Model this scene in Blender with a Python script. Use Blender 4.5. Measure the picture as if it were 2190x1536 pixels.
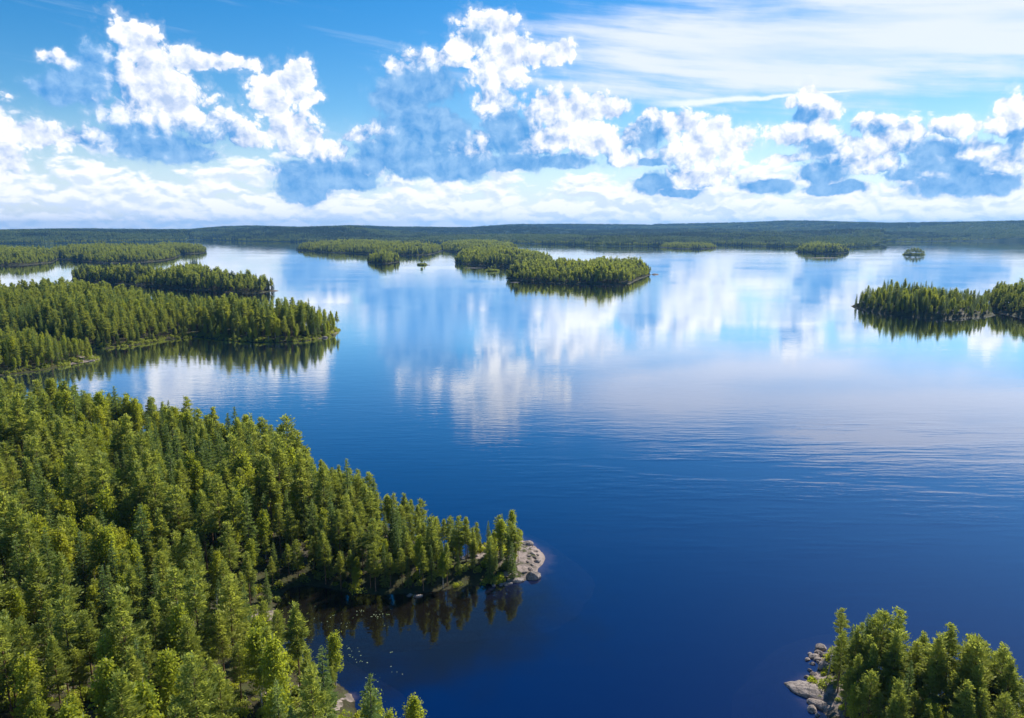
import bpy, bmesh, math, random
import numpy as np
from mathutils import Vector

# ------------------------------------------------------------------ scene, camera, sky, sun, exposure
sc = bpy.context.scene
for o in list(bpy.data.objects):
    bpy.data.objects.remove(o)
rad = math.radians
CAM_H = 85.0
FPX = 1095.0 / math.tan(rad(35.0))           # focal length in pixels of the 2190 wide photograph
PITCH = math.atan((768.0 - 487.0) / FPX)     # horizon line sits at row 487
cam_d = bpy.data.cameras.new('camera')
cam_d.sensor_fit = 'HORIZONTAL'
cam_d.angle = rad(70.0)
cam_d.clip_start = 0.5
cam_d.clip_end = 60000.0
cam = bpy.data.objects.new('camera', cam_d)
cam.location = (0, 0, CAM_H)
cam.rotation_euler = (math.pi / 2 - PITCH, 0, 0)
sc.collection.objects.link(cam)
sc.camera = cam
sc.render.engine = 'CYCLES'
sc.view_settings.view_transform = 'Standard'
sc.view_settings.look = 'None'
sc.view_settings.gamma = 1.0
sc.view_settings.exposure = 0.6
sc.view_settings.use_curve_mapping = False
sc.cycles.use_denoising = True
sc.cycles.max_bounces = 6
sc.cycles.diffuse_bounces = 2
sc.cycles.glossy_bounces = 3
sc.cycles.transmission_bounces = 3
sc.cycles.transparent_max_bounces = 8
sc.cycles.volume_bounces = 0
sc.cycles.sample_clamp_indirect = 6.0

SUN_AZ = rad(40.0)      # to the right of the viewing direction
SUN_EL = rad(45.0)
sun_d = bpy.data.lights.new('sun', 'SUN')
sun_d.energy = 5.0
sun_d.angle = rad(0.53)
sun_d.color = (1.0, 0.94, 0.84)
sun = bpy.data.objects.new('sun', sun_d)
sdir = Vector((math.sin(SUN_AZ) * math.cos(SUN_EL), math.cos(SUN_AZ) * math.cos(SUN_EL), math.sin(SUN_EL)))
sun.rotation_euler = (-sdir).to_track_quat('-Z', 'Y').to_euler()
sc.collection.objects.link(sun)


def ray(x, y):
    """unit direction through photograph pixel (x, y)"""
    cx, cz = (x - 1095.0) / FPX, (768.0 - y) / FPX
    c, s = math.cos(PITCH), math.sin(PITCH)
    return Vector((cx, c + cz * s, -s + cz * c)).normalized()


def ground(x, y, z=0.0):
    d = ray(x, y)
    t = (z - CAM_H) / d.z
    return (d.x * t, d.y * t)


def to_px(p):
    c, s = math.cos(PITCH), math.sin(PITCH)
    x, y, z = p[0], p[1], p[2] - CAM_H
    f = y * c - z * s
    u = y * s + z * c
    return 1095.0 + FPX * x / f, 768.0 - FPX * u / f


def skyq(x, y):
    d = ray(x, y)
    return math.atan2(d.x, d.y), d.z / math.hypot(d.x, d.y)


# ---- world: Nishita sky with clouds laid over it by direction
world = bpy.data.worlds.new('World')
sc.world = world
world.use_nodes = True
world.cycles.sampling_method = 'MANUAL'
world.cycles.sample_map_resolution = 512
NT = world.node_tree
NT.nodes.clear()


class G:
    """tiny helper to wire shader nodes"""
    def __init__(self, nt):
        self.nt = nt

    def _in(self, sock, v):
        if isinstance(v, bpy.types.NodeSocket):
            self.nt.links.new(v, sock)
        elif v is not None:
            sock.default_value = v

    def m(self, op, a, b=None, c=None, clamp=False):
        n = self.nt.nodes.new('ShaderNodeMath')
        n.operation = op
        n.use_clamp = clamp
        for i, v in enumerate((a, b, c)):
            self._in(n.inputs[i], v)
        return n.outputs[0]

    def v(self, op, a, b=None, c=None):
        n = self.nt.nodes.new('ShaderNodeVectorMath')
        n.operation = op
        for i, x in enumerate((a, b, c)):
            if op == 'SCALE' and i == 1:
                self._in(n.inputs['Scale'], x)
            elif x is not None:
                self._in(n.inputs[i], x)
        return n.outputs['Value'] if op in ('LENGTH', 'DISTANCE', 'DOT_PRODUCT') else n.outputs[0]

    def ss(self, x, a, b, lo=0.0, hi=1.0):
        n = self.nt.nodes.new('ShaderNodeMapRange')
        n.interpolation_type = 'SMOOTHSTEP'
        self._in(n.inputs['Value'], x)
        for k, q in (('From Min', a), ('From Max', b), ('To Min', lo), ('To Max', hi)):
            self._in(n.inputs[k], q)
        return n.outputs[0]

    def mix(self, f, a, b, blend='MIX'):
        n = self.nt.nodes.new('ShaderNodeMix')
        n.data_type = 'RGBA'
        n.blend_type = blend
        self._in(n.inputs[0], f)
        self._in(n.inputs[6], a if isinstance(a, bpy.types.NodeSocket) else (*a, 1.0))
        self._in(n.inputs[7], b if isinstance(b, bpy.types.NodeSocket) else (*b, 1.0))
        return n.outputs[2]

    def noise(self, vec, scale, detail=3.0, rough=0.5, dims='3D', color=False):
        n = self.nt.nodes.new('ShaderNodeTexNoise')
        n.noise_dimensions = dims
        self._in(n.inputs['Vector'], vec)
        n.inputs['Scale'].default_value = scale
        n.inputs['Detail'].default_value = detail
        n.inputs['Roughness'].default_value = rough
        return n.outputs['Color'] if color else n.outputs['Fac']

    def voro(self, vec, scale, detail=0.0, rough=0.5, dims='2D', feature='F1'):
        n = self.nt.nodes.new('ShaderNodeTexVoronoi')
        n.voronoi_dimensions = dims
        n.feature = feature
        self._in(n.inputs['Vector'], vec)
        n.inputs['Scale'].default_value = scale
        n.inputs['Detail'].default_value = detail
        n.inputs['Roughness'].default_value = rough
        return n.outputs['Distance']

    def xyz(self, x, y, z=0.0):
        n = self.nt.nodes.new('ShaderNodeCombineXYZ')
        for i, q in enumerate((x, y, z)):
            self._in(n.inputs[i], q)
        return n.outputs[0]

    def sep(self, v):
        n = self.nt.nodes.new('ShaderNodeSeparateXYZ')
        self._in(n.inputs[0], v)
        return n.outputs


# cloud lobes: centre and radii in photograph pixels, turned into sky directions
WHITE = [(275, 72, 42, 40), (310, 112, 42, 55), (295, 180, 72, 70), (300, 240, 72, 55), (400, 130, 55, 27), (475, 133, 78, 17),
         (365, 225, 85, 55), (455, 272, 72, 42), (525, 298, 55, 22), (130, 128, 32, 17), (345, 165, 50, 40), (200, 214, 11, 11),
         (642, 160, 38, 34), (600, 192, 58, 44), (664, 208, 24, 22), (580, 225, 52, 40), (620, 272, 62, 45), (655, 303, 72, 36), (700, 322, 56, 26),
         (800, 275, 42, 14), (760, 292, 40, 15),
         (1050, 60, 72, 40), (1005, 92, 62, 30), (935, 128, 92, 25), (856, 146, 36, 18), (1092, 112, 50, 44), (1062, 155, 66, 50), (1055, 212, 48, 48),
         (1190, 110, 45, 30), (1145, 122, 40, 24), (1005, 322, 74, 16), (1030, 300, 30, 22),
         (1180, 232, 80, 44), (1245, 240, 80, 44), (1300, 232, 46, 30), (1205, 290, 92, 44), (1270, 302, 82, 44), (1150, 300, 56, 40), (1325, 335, 44, 24),
         (1435, 268, 70, 32), (1505, 290, 80, 42), (1560, 302, 56, 34), (1400, 252, 38, 22), (1485, 330, 90, 28), (1500, 375, 90, 28), (1350, 290, 36, 30),
         (1735, 210, 27, 34), (1745, 240, 48, 34), (1720, 284, 76, 32), (1690, 220, 18, 12), (1680, 338, 52, 12),
         (1872, 266, 50, 27), (1905, 292, 66, 34), (1855, 318, 92, 28), (1800, 322, 60, 28), (1840, 350, 90, 22),
         (2050, 272, 60, 18), (2085, 322, 72, 26), (2168, 240, 34, 34), (2150, 272, 40, 24), (2145, 345, 52, 28), (1992, 372, 44, 9), (2230, 300, 60, 60),
         (0, 330, 36, 60), (110, 290, 110, 26), (-60, 260, 70, 60)]
SHADE = [(150, 190, 72, 34), (198, 165, 40, 66), (205, 130, 24, 34), (340, 312, 106, 32), (292, 290, 54, 40), (400, 326, 70, 18), (452, 285, 38, 22),
         (700, 368, 116, 32), (652, 400, 60, 40), (740, 395, 80, 14),
         (900, 182, 92, 44), (856, 212, 66, 42), (905, 285, 120, 66), (850, 335, 100, 50), (960, 355, 124, 36), (1085, 285, 56, 60), (1095, 345, 86, 22),
         (1200, 345, 90, 14), (1025, 78, 26, 20),
         (1385, 292, 40, 36), (1400, 346, 46, 11), (1398, 394, 46, 28), (1445, 412, 60, 11),
         (1712, 245, 20, 13), (1735, 248, 20, 16), (1868, 277, 34, 13), (1760, 322, 48, 22), (1760, 370, 60, 26), (1790, 402, 70, 14),
         (2000, 322, 58, 26), (2035, 362, 82, 38), (2070, 394, 120, 24), (1945, 372, 48, 14), (2172, 300, 22, 26), (1640, 400, 60, 16)]


def lobes(g, q, rows, grow=1.30):
    d = None
    for (x, y, rx, ry) in rows:
        a, v = skyq(x, y)
        ix, iy = FPX / rx / grow, FPX / ry / grow
        p = g.v('MULTIPLY_ADD', q, (ix, iy, 1.0), (-a * ix, -v * iy, 0.0))
        l = g.v('LENGTH', p)
        d = l if d is None else g.m('SMOOTH_MIN', d, l, 0.18)
    return g.m('SUBTRACT', 1.0, d)


def build_world():
    g = G(NT)
    tc = NT.nodes.new('ShaderNodeTexCoord')
    x, y, z = g.sep(g.v('NORMALIZE', tc.outputs['Generated']))
    az = g.m('ARCTAN2', x, y)
    hor = g.m('MAXIMUM', g.m('SQRT', g.m('ADD', g.m('MULTIPLY', x, x), g.m('MULTIPLY', y, y))), 0.05)
    v = g.m('DIVIDE', z, hor)
    q = g.xyz(az, v, 0.0)
    sky = NT.nodes.new('ShaderNodeTexSky')
    sky.sky_type = 'NISHITA'
    sky.sun_disc = False
    sky.sun_elevation = SUN_EL
    sky.sun_rotation = SUN_AZ
    sky.altitude = 100
    sky.air_density = 1.0
    sky.dust_density = 0.3
    sky.ozone_density = 3.0
    hs = NT.nodes.new('ShaderNodeHueSaturation')
    hs.inputs['Saturation'].default_value = 1.5
    hs.inputs['Value'].default_value = 1.18
    NT.links.new(sky.outputs[0], hs.inputs['Color'])
    base = hs.outputs[0]

    # billows
    w1 = g.v('SCALE', g.v('SUBTRACT', g.noise(q, 26.0, 4.0, 0.55, '2D', True), (0.5, 0.5, 0.5)), 0.015)
    qw = g.v('ADD', q, w1)
    L = (0.009, 0.011, 0.0)
    qw2 = g.v('ADD', qw, L)

    def bump(p):
        b1 = g.m('SUBTRACT', 0.5, g.voro(p, 42.0, 3.0, 0.55))
        return b1
    b, b2 = bump(qw), bump(qw2)
    fine = g.m('SUBTRACT', g.noise(q, 130.0, 4.0, 0.6, '2D'), 0.5)
    Dw = g.m('ADD', lobes(g, qw, WHITE, 1.42), g.m('ADD', g.m('MULTIPLY', b, 0.46), g.m('MULTIPLY', fine, 0.15)))
    Ds = g.m('ADD', lobes(g, qw, SHADE), g.m('ADD', g.m('MULTIPLY', b, 0.30), g.m('MULTIPLY', fine, 0.12)))
    # the same kind of cumulus goes on round the horizon outside the picture
    away = g.ss(g.m('ABSOLUTE', az), 0.62, 0.78)
    belt = g.m('MULTIPLY', g.ss(v, 0.04, 0.11), g.ss(v, 0.22, 0.36, 1.0, 0.0))
    cov = g.noise(g.v('MULTIPLY', qw, (1.0, 1.7, 1.0)), 5.5, 4.0, 0.55, '2D')
    Dg = g.m('SUBTRACT', g.m('MULTIPLY', g.m('SUBTRACT', cov, 0.50), 7.0), g.m('MULTIPLY', g.m('SUBTRACT', 1.0, g.m('MULTIPLY', away, belt)), 6.0))
    Dg = g.m('ADD', Dg, g.m('MULTIPLY', b, 0.5))
    Dw = g.m('MAXIMUM', Dw, Dg)
    D = g.m('MAXIMUM', Dw, Ds)
    alpha = g.m('MAXIMUM', g.ss(Dw, 0.10, 0.32), g.ss(Ds, 0.06, 0.36, 0.0, 0.98))
    soft = g.ss(D, -0.15, 0.5, 0.0, 0.40)
    alpha = g.m('MAXIMUM', alpha, soft)
    relief = g.m('SUBTRACT', b, b2)
    shade = g.ss(g.m('SUBTRACT', g.m('SUBTRACT', Ds, Dw), g.m('MULTIPLY', relief, 0.6)), -0.95, 0.26)
    lo = g.noise(qw, 15.0, 5.0, 0.6, '2D')
    wv = g.m('ADD', g.m('MULTIPLY', relief, 1.0), g.m('MULTIPLY', g.m('SUBTRACT', lo, 0.5), 1.1))
    wv = g.m('ADD', wv, g.m('MULTIPLY', g.m('SUBTRACT', 0.75, Dw), 0.55))
    wv = g.m('ADD', wv, 0.52, clamp=True)
    white = g.mix(wv, (5.0, 6.3, 8.8), (11.0, 11.0, 11.3))
    sv = g.m('ADD', g.m('MULTIPLY', relief, 0.45), g.m('ADD', g.m('MULTIPLY', g.m('SUBTRACT', lo, 0.5), 0.40), 0.36), clamp=True)
    dark = g.mix(sv, (0.9, 3.4, 7.5), (4.2, 6.6, 9.5))
    cum = g.mix(shade, white, dark)

    # far small cumulus crowding toward the horizon
    def bank(p):
        return g.m('ADD', g.noise(p, 15.0, 5.0, 0.52, '2D'), g.m('MULTIPLY', g.m('SUBTRACT', 0.45, g.voro(p, 46.0, 1.0, 0.5)), 0.14))
    hq = g.v('MULTIPLY', qw, (1.0, 2.3, 1.0))
    hn = bank(hq)
    hn2 = bank(g.v('ADD', hq, (0.004, 0.014, 0.0)))
    thr = g.ss(v, 0.0, 0.17, 0.20, 0.70)
    ha = g.m('MULTIPLY', g.ss(g.m('SUBTRACT', hn, thr), 0.0, 0.17), g.ss(v, 0.12, 0.18, 1.0, 0.0))
    ha = g.m('MULTIPLY', ha, 0.93)
    hv = g.m('ADD', g.m('MULTIPLY', g.m('SUBTRACT', hn, hn2), 5.5), 0.62, clamp=True)
    hc = g.mix(hv, (7.6, 8.6, 10.2), (11.4, 11.3, 11.4))
    # pale glow of moist air low down
    glow = g.m('MULTIPLY', g.ss(v, -0.02, 0.155, 1.0, 0.0), 0.80)
    base = g.mix(glow, base, (8.4, 9.4, 10.9))
    # cirrus veil
    ca, cv = skyq(1860, 78)
    cp = g.v('MULTIPLY_ADD', g.v('ADD', q, g.v('SCALE', w1, 1.2)), (1.0 / 0.50, 1.0 / 0.078, 1.0), (-ca / 0.50, -cv / 0.078, 0.0))
    cl = g.v('LENGTH', cp)
    rot = g.xyz(g.m('ADD', az, g.m('MULTIPLY', v, 1.5)), g.m('ADD', v, g.m('MULTIPLY', az, 0.10)), 0.0)
    cn = g.noise(g.v('MULTIPLY', rot, (1.0, 8.0, 1.0)), 5.0, 5.0, 0.55, '2D')
    cir = g.ss(g.m('SUBTRACT', g.m('ADD', g.m('MULTIPLY', cn, 1.1), 0.52), cl), -0.05, 0.62)
    cir = g.m('MULTIPLY', cir, g.ss(cn, 0.18, 0.60, 0.58, 0.90))
    thin = g.m('MULTIPLY', g.ss(g.noise(g.v('MULTIPLY', rot, (1.0, 9.0, 1.0)), 3.0, 6.0, 0.62, '2D'), 0.60, 0.90), 0.5)
    thin = g.m('MULTIPLY', thin, g.ss(v, 0.10, 0.40, 1.0, 0.15))
    base = g.mix(thin, base, (7.0, 8.4, 10.2))
    base = g.mix(cir, base, (8.8, 9.3, 11.0))
    # contrail
    a0, v0 = skyq(1395, 224)
    a1, v1 = skyq(1865, 188)
    ln = math.hypot(a1 - a0, v1 - v0)
    ex, ey = (a1 - a0) / ln, (v1 - v0) / ln
    along = g.m('ADD', g.m('MULTIPLY', g.m('SUBTRACT', az, a0), ex), g.m('MULTIPLY', g.m('SUBTRACT', v, v0), ey))
    across = g.m('ADD', g.m('MULTIPLY', g.m('SUBTRACT', az, a0), -ey), g.m('MULTIPLY', g.m('SUBTRACT', v, v0), ex))
    across = g.m('ABSOLUTE', g.m('ADD', across, g.m('MULTIPLY', g.m('SUBTRACT', g.noise(q, 30.0, 3.0, 0.5, '2D'), 0.5), 0.006)))
    wid = g.ss(along, 0.0, ln, 0.0065, 0.0015)
    tr = g.m('MULTIPLY', g.ss(g.m('DIVIDE', across, wid), 0.2, 1.0, 0.8, 0.0), g.m('MULTIPLY', g.ss(along, -0.02, 0.05), g.ss(along, ln - 0.05, ln, 1.0, 0.0)))
    base = g.mix(tr, base, (10.2, 10.4, 10.8))
    col = g.mix(ha, base, hc)
    col = g.mix(alpha, col, cum)
    bg = NT.nodes.new('ShaderNodeBackground')
    NT.links.new(col, bg.inputs['Color'])
    bg.inputs['Strength'].default_value = 0.07
    out = NT.nodes.new('ShaderNodeOutputWorld')
    NT.links.new(bg.outputs[0], out.inputs['Surface'])


build_world()

# ------------------------------------------------------------------ helpers
rng = np.random.default_rng(7)
random.seed(7)
COL = sc.collection


def vnoise(x, y, seed=0):
    xi, yi = np.floor(x).astype(np.int64), np.floor(y).astype(np.int64)
    xf, yf = x - xi, y - yi
    u, w = xf * xf * (3 - 2 * xf), yf * yf * (3 - 2 * yf)

    def h(a, b):
        n = (a * 374761393 + b * 668265263 + seed * 974711) & 0xffffffff
        n = ((n ^ (n >> 13)) * 1274126177) & 0xffffffff
        return ((n ^ (n >> 16)) & 0xffff) / 65535.0
    return (h(xi, yi) * (1 - u) + h(xi + 1, yi) * u) * (1 - w) + (h(xi, yi + 1) * (1 - u) + h(xi + 1, yi + 1) * u) * w


def fbm(x, y, octs=4, seed=0):
    s, a, t = 0.0, 0.5, 0.0
    for k in range(octs):
        s = s + a * vnoise(x * 2 ** k, y * 2 ** k, seed + 17 * k)
        t += a
        a *= 0.5
    return s / t - 0.5


def mesh_obj(name, verts, faces, mats, parent=None, smooth=False, matidx=None, link=True):
    me = bpy.data.meshes.new(name)
    verts = np.asarray(verts, dtype=np.float32)
    me.vertices.add(len(verts))
    me.vertices.foreach_set('co', verts.ravel())
    faces = list(faces) if not isinstance(faces, np.ndarray) else faces
    if isinstance(faces, np.ndarray):
        n, k = faces.shape
        me.loops.add(n * k)
        me.loops.foreach_set('vertex_index', faces.astype(np.int32).ravel())
        me.polygons.add(n)
        me.polygons.foreach_set('loop_start', np.arange(0, n * k, k, dtype=np.int32))
    else:
        flat = [i for f in faces for i in f]
        me.loops.add(len(flat))
        me.loops.foreach_set('vertex_index', flat)
        me.polygons.add(len(faces))
        st, a = [], 0
        for f in faces:
            st.append(a)
            a += len(f)
        me.polygons.foreach_set('loop_start', st)
    for m in (mats if isinstance(mats, (list, tuple)) else [mats]):
        me.materials.append(m)
    if matidx is not None:
        me.polygons.foreach_set('material_index', np.asarray(matidx, dtype=np.int32))
    me.update(calc_edges=True)
    me.validate()
    if smooth:
        me.polygons.foreach_set('use_smooth', np.ones(len(me.polygons), dtype=bool))
    o = bpy.data.objects.new(name, me)
    if link:
        COL.objects.link(o)
    if parent is not None:
        o.parent = parent
    return o


def tag(o, label=None, cat=None, group=None, kind=None):
    for k, v in (('label', label), ('category', cat), ('group', group), ('kind', kind)):
        if v:
            o[k] = v
    return o


def new_mat(name):
    m = bpy.data.materials.new(name)
    m.use_nodes = True
    m.node_tree.nodes.clear()
    g = G(m.node_tree)
    out = m.node_tree.nodes.new('ShaderNodeOutputMaterial')
    return m, g, out


def bsdf(g, color, rough=0.8, spec=0.2, normal=None):
    n = g.nt.nodes.new('ShaderNodeBsdfPrincipled')
    g._in(n.inputs['Base Color'], color if isinstance(color, bpy.types.NodeSocket) else (*color, 1.0))
    g._in(n.inputs['Roughness'], rough)
    n.inputs['Specular IOR Level'].default_value = spec
    if normal is not None:
        g.nt.links.new(normal, n.inputs['Normal'])
    return n.outputs[0]


def bumpn(g, h, dist, strength=1.0):
    n = g.nt.nodes.new('ShaderNodeBump')
    n.inputs['Strength'].default_value = strength
    n.inputs['Distance'].default_value = dist
    g.nt.links.new(h, n.inputs['Height'])
    return n.outputs[0]


# ------------------------------------------------------------------ materials
def mat_leaf(name, dark, mid, light, transl, tamount=0.38):
    m, g, out = new_mat(name)
    oi = g.nt.nodes.new('ShaderNodeObjectInfo')
    geo = g.nt.nodes.new('ShaderNodeNewGeometry')
    r = oi.outputs['Random']
    isl = geo.outputs['Random Per Island']
    c = g.mix(g.ss(r, 0.0, 0.55), dark, mid)
    c = g.mix(g.ss(r, 0.55, 1.0), c, light)
    c = g.mix(g.m('MULTIPLY', isl, 0.45), c, light)
    t = g.mix(g.m('MULTIPLY', g.m('ADD', r, isl), 0.5), transl, light)
    d = bsdf(g, c, 0.62, 0.25)
    tr = g.nt.nodes.new('ShaderNodeBsdfTranslucent')
    g.nt.links.new(g.mix(0.75, c, transl), tr.inputs['Color'])
    mx = g.nt.nodes.new('ShaderNodeMixShader')
    mx.inputs[0].default_value = tamount
    g.nt.links.new(d, mx.inputs[1])
    g.nt.links.new(tr.outputs[0], mx.inputs[2])
    g.nt.links.new(mx.outputs[0], out.inputs['Surface'])
    return m


M_PINE = mat_leaf('pine_needles', (0.095, 0.148, 0.036), (0.195, 0.245, 0.048), (0.33, 0.345, 0.065), (0.50, 0.54, 0.065), 0.5)
M_SPRUCE = mat_leaf('spruce_needles', (0.064, 0.122, 0.040), (0.122, 0.186, 0.048), (0.21, 0.265, 0.058), (0.33, 0.42, 0.06), 0.45)
M_BIRCH = mat_leaf('birch_leaves', (0.15, 0.22, 0.026), (0.23, 0.29, 0.03), (0.36, 0.36, 0.034), (0.55, 0.58, 0.04), 0.55)


def mat_bark(name, a, b):
    m, g, out = new_mat(name)
    tc = g.nt.nodes.new('ShaderNodeTexCoord')
    n = g.noise(g.v('MULTIPLY', tc.outputs['Object'], (1, 1, 0.3)), 4.0, 4.0, 0.6)
    g.nt.links.new(bsdf(g, g.mix(g.ss(n, 0.35, 0.65), a, b), 0.9, 0.1), out.inputs['Surface'])
    return m


M_PBARK = mat_bark('pine_bark', (0.10, 0.065, 0.045), (0.26, 0.15, 0.085))
M_SBARK = mat_bark('spruce_bark', (0.07, 0.055, 0.045), (0.14, 0.11, 0.09))
M_BBARK = mat_bark('birch_bark', (0.14, 0.13, 0.12), (0.55, 0.53, 0.49))


def mat_ground(name, rockiness=0.0):
    m, g, out = new_mat(name)
    tc = g.nt.nodes.new('ShaderNodeTexCoord')
    p = tc.outputs['Object']
    at = g.nt.nodes.new('ShaderNodeAttribute')
    at.attribute_name = 'shore'
    sh = at.outputs['Fac']
    n1 = g.noise(p, 0.35, 5.0, 0.6)
    n2 = g.noise(p, 1.8, 5.0, 0.65)
    n3 = g.noise(p, 0.09, 4.0, 0.55)
    floor = g.mix(g.ss(n1, 0.35, 0.65), (0.036, 0.030, 0.016), (0.048, 0.054, 0.017))
    floor = g.mix(g.ss(n2, 0.54, 0.78), floor, (0.10, 0.08, 0.042))
    rock = g.mix(n2, (0.20, 0.155, 0.135), (0.33, 0.27, 0.24))
    rock = g.mix(g.ss(n1, 0.42, 0.60), rock, (0.12, 0.10, 0.085))
    bb = g.nt.nodes.new('ShaderNodeAttribute')
    bb.attribute_name = 'bare'
    bed = g.mix(g.m('MULTIPLY', g.ss(g.m('ADD', sh, g.m('MULTIPLY', n1, 5.0)), -1.5, 3.8), g.ss(bb.outputs['Fac'], 0.1, 1.0)), (0.0012, 0.0027, 0.0065), (0.34, 0.25, 0.19))
    ab = g.nt.nodes.new('ShaderNodeAttribute')
    ab.attribute_name = 'bare'
    edge = g.m('SUBTRACT', g.m('ADD', sh, g.m('MULTIPLY', g.m('SUBTRACT', n1, 0.5), g.m('ADD', 5.0, g.m('MULTIPLY', ab.outputs['Fac'], 44.0)))), g.m('MULTIPLY', ab.outputs['Fac'], 9.0))
    land = g.mix(g.ss(edge, -1.9, -0.8), rock, floor)
    patch = g.ss(g.m('ADD', n3, g.m('MULTIPLY', n1, 0.25)), 0.70 - 0.10 * rockiness, 0.76 - 0.10 * rockiness)
    land = g.mix(g.m('MULTIPLY', patch, 0.45 + 0.4 * rockiness), land, rock)
    c = g.mix(g.ss(sh, -0.5, 0.25), bed, land)
    nrm = bumpn(g, g.m('ADD', g.m('MULTIPLY', n2, 0.35), n1), 0.6, 0.8)
    g.nt.links.new(bsdf(g, c, 0.9, 0.15, nrm), out.inputs['Surface'])
    return m


M_GROUND = mat_ground('forest_floor', 0.0)
M_ROCKY = mat_ground('rocky_floor', 0.9)


def mat_rock():
    m, g, out = new_mat('granite')
    tc = g.nt.nodes.new('ShaderNodeTexCoord')
    oi = g.nt.nodes.new('ShaderNodeObjectInfo')
    p = tc.outputs['Object']
    n1 = g.noise(p, 1.2, 6.0, 0.65)
    n2 = g.noise(p, 6.0, 4.0, 0.6)
    c = g.mix(g.ss(n1, 0.35, 0.65), (0.15, 0.12, 0.105), (0.30, 0.25, 0.225))
    c = g.mix(g.ss(n2, 0.60, 0.72), c, (0.16, 0.15, 0.14))
    c = g.mix(g.m('MULTIPLY', oi.outputs['Random'], 0.3), c, (0.36, 0.31, 0.27))
    ck = g.voro(g.v('ADD', p, g.v('SCALE', g.noise(p, 1.5, 3.0, 0.5, '3D', True), 0.5)), 0.75, 0.0, 0.5, '3D', 'DISTANCE_TO_EDGE')
    c = g.mix(g.ss(ck, 0.0, 0.05, 0.75, 0.0), c, (0.05, 0.045, 0.04))
    nrm = bumpn(g, g.m('ADD', n1, g.m('MULTIPLY', n2, 0.3)), 0.35, 0.9)
    g.nt.links.new(bsdf(g, c, 0.85, 0.2, nrm), out.inputs['Surface'])
    return m


M_ROCK = mat_rock()


def mat_far():
    m, g, out = new_mat('far_forest_floor')
    tc = g.nt.nodes.new('ShaderNodeTexCoord')
    n = g.noise(tc.outputs['Object'], 0.02, 5.0, 0.6)
    n2 = g.noise(tc.outputs['Object'], 0.0016, 4.0, 0.55)
    c = g.mix(g.ss(n, 0.4, 0.62), (0.016, 0.034, 0.020), (0.030, 0.048, 0.022))
    c = g.mix(g.ss(n2, 0.60, 0.66), c, (0.09, 0.12, 0.04))
    g.nt.links.new(bsdf(g, c, 0.95, 0.05), out.inputs['Surface'])
    return m


M_FAR = mat_far()


def mat_water():
    m, g, out = new_mat('lake_water')
    nt = g.nt
    tc = nt.nodes.new('ShaderNodeTexCoord')
    p = tc.outputs['Object']
    # ripples run crosswise to the wind, which blows toward the camera
    r1 = g.noise(g.v('MULTIPLY', p, (0.10, 0.40, 1.0)), 1.0, 3.0, 0.55, '2D')
    r2 = g.noise(g.v('MULTIPLY', p, (0.45, 1.5, 1.0)), 1.0, 2.0, 0.5, '2D')
    r3 = g.noise(g.v('MULTIPLY', p, (0.05, 0.17, 1.0)), 1.0, 2.0, 0.5, '2D')
    wind = g.ss(g.noise(g.v('MULTIPLY', p, (0.0035, 0.0075, 1.0)), 1.0, 3.0, 0.55, '2D'), 0.36, 0.66, 0.42, 1.25)
    breeze = g.ss(g.v('LENGTH', g.v('MULTIPLY_ADD', p, (1 / 210.0, 1 / 105.0, 0.0), (-150 / 210.0, -245 / 105.0, 0.0))), 0.35, 1.1, 1.0, 0.0)
    gust = g.ss(g.noise(g.v('MULTIPLY', p, (0.012, 0.05, 1.0)), 1.0, 3.0, 0.6, '2D'), 0.40, 0.62)
    wind = g.m('ADD', wind, g.m('MULTIPLY', g.m('MULTIPLY', breeze, gust), 1.5))
    h = g.m('ADD', g.m('MULTIPLY', r1, 0.027), g.m('ADD', g.m('MULTIPLY', r2, 0.0055), g.m('MULTIPLY', r3, 0.022)))
    h = g.m('MULTIPLY', h, wind)
    nrm = bumpn(g, h, 1.0, 1.0)
    fr = nt.nodes.new('ShaderNodeFresnel')
    fr.inputs['IOR'].default_value = 1.333
    nt.links.new(nrm, fr.inputs['Normal'])
    fac = g.m('SUBTRACT', g.m('MULTIPLY', fr.outputs[0], 2.4), 0.046, clamp=True)
    fac = g.m('MINIMUM', fac, 0.97)
    gl = nt.nodes.new('ShaderNodeBsdfGlossy')
    gl.inputs['Roughness'].default_value = 0.02
    gl.inputs['Color'].default_value = (0.95, 0.98, 1.0, 1)
    nt.links.new(nrm, gl.inputs['Normal'])
    df = nt.nodes.new('ShaderNodeBsdfDiffuse')
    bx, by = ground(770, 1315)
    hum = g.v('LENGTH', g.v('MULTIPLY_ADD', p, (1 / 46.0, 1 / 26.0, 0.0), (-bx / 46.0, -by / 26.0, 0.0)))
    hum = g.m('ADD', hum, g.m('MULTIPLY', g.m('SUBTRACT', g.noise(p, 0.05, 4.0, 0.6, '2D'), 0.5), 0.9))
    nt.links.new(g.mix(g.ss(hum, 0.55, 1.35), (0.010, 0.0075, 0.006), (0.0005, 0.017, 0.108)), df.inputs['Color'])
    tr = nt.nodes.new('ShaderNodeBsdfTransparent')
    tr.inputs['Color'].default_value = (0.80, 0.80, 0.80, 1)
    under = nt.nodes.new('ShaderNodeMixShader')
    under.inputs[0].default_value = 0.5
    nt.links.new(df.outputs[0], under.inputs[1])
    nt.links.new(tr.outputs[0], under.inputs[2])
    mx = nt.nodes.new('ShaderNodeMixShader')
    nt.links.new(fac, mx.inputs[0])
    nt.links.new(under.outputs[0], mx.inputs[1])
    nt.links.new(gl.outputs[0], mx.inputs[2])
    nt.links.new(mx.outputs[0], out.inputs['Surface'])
    return m


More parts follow.
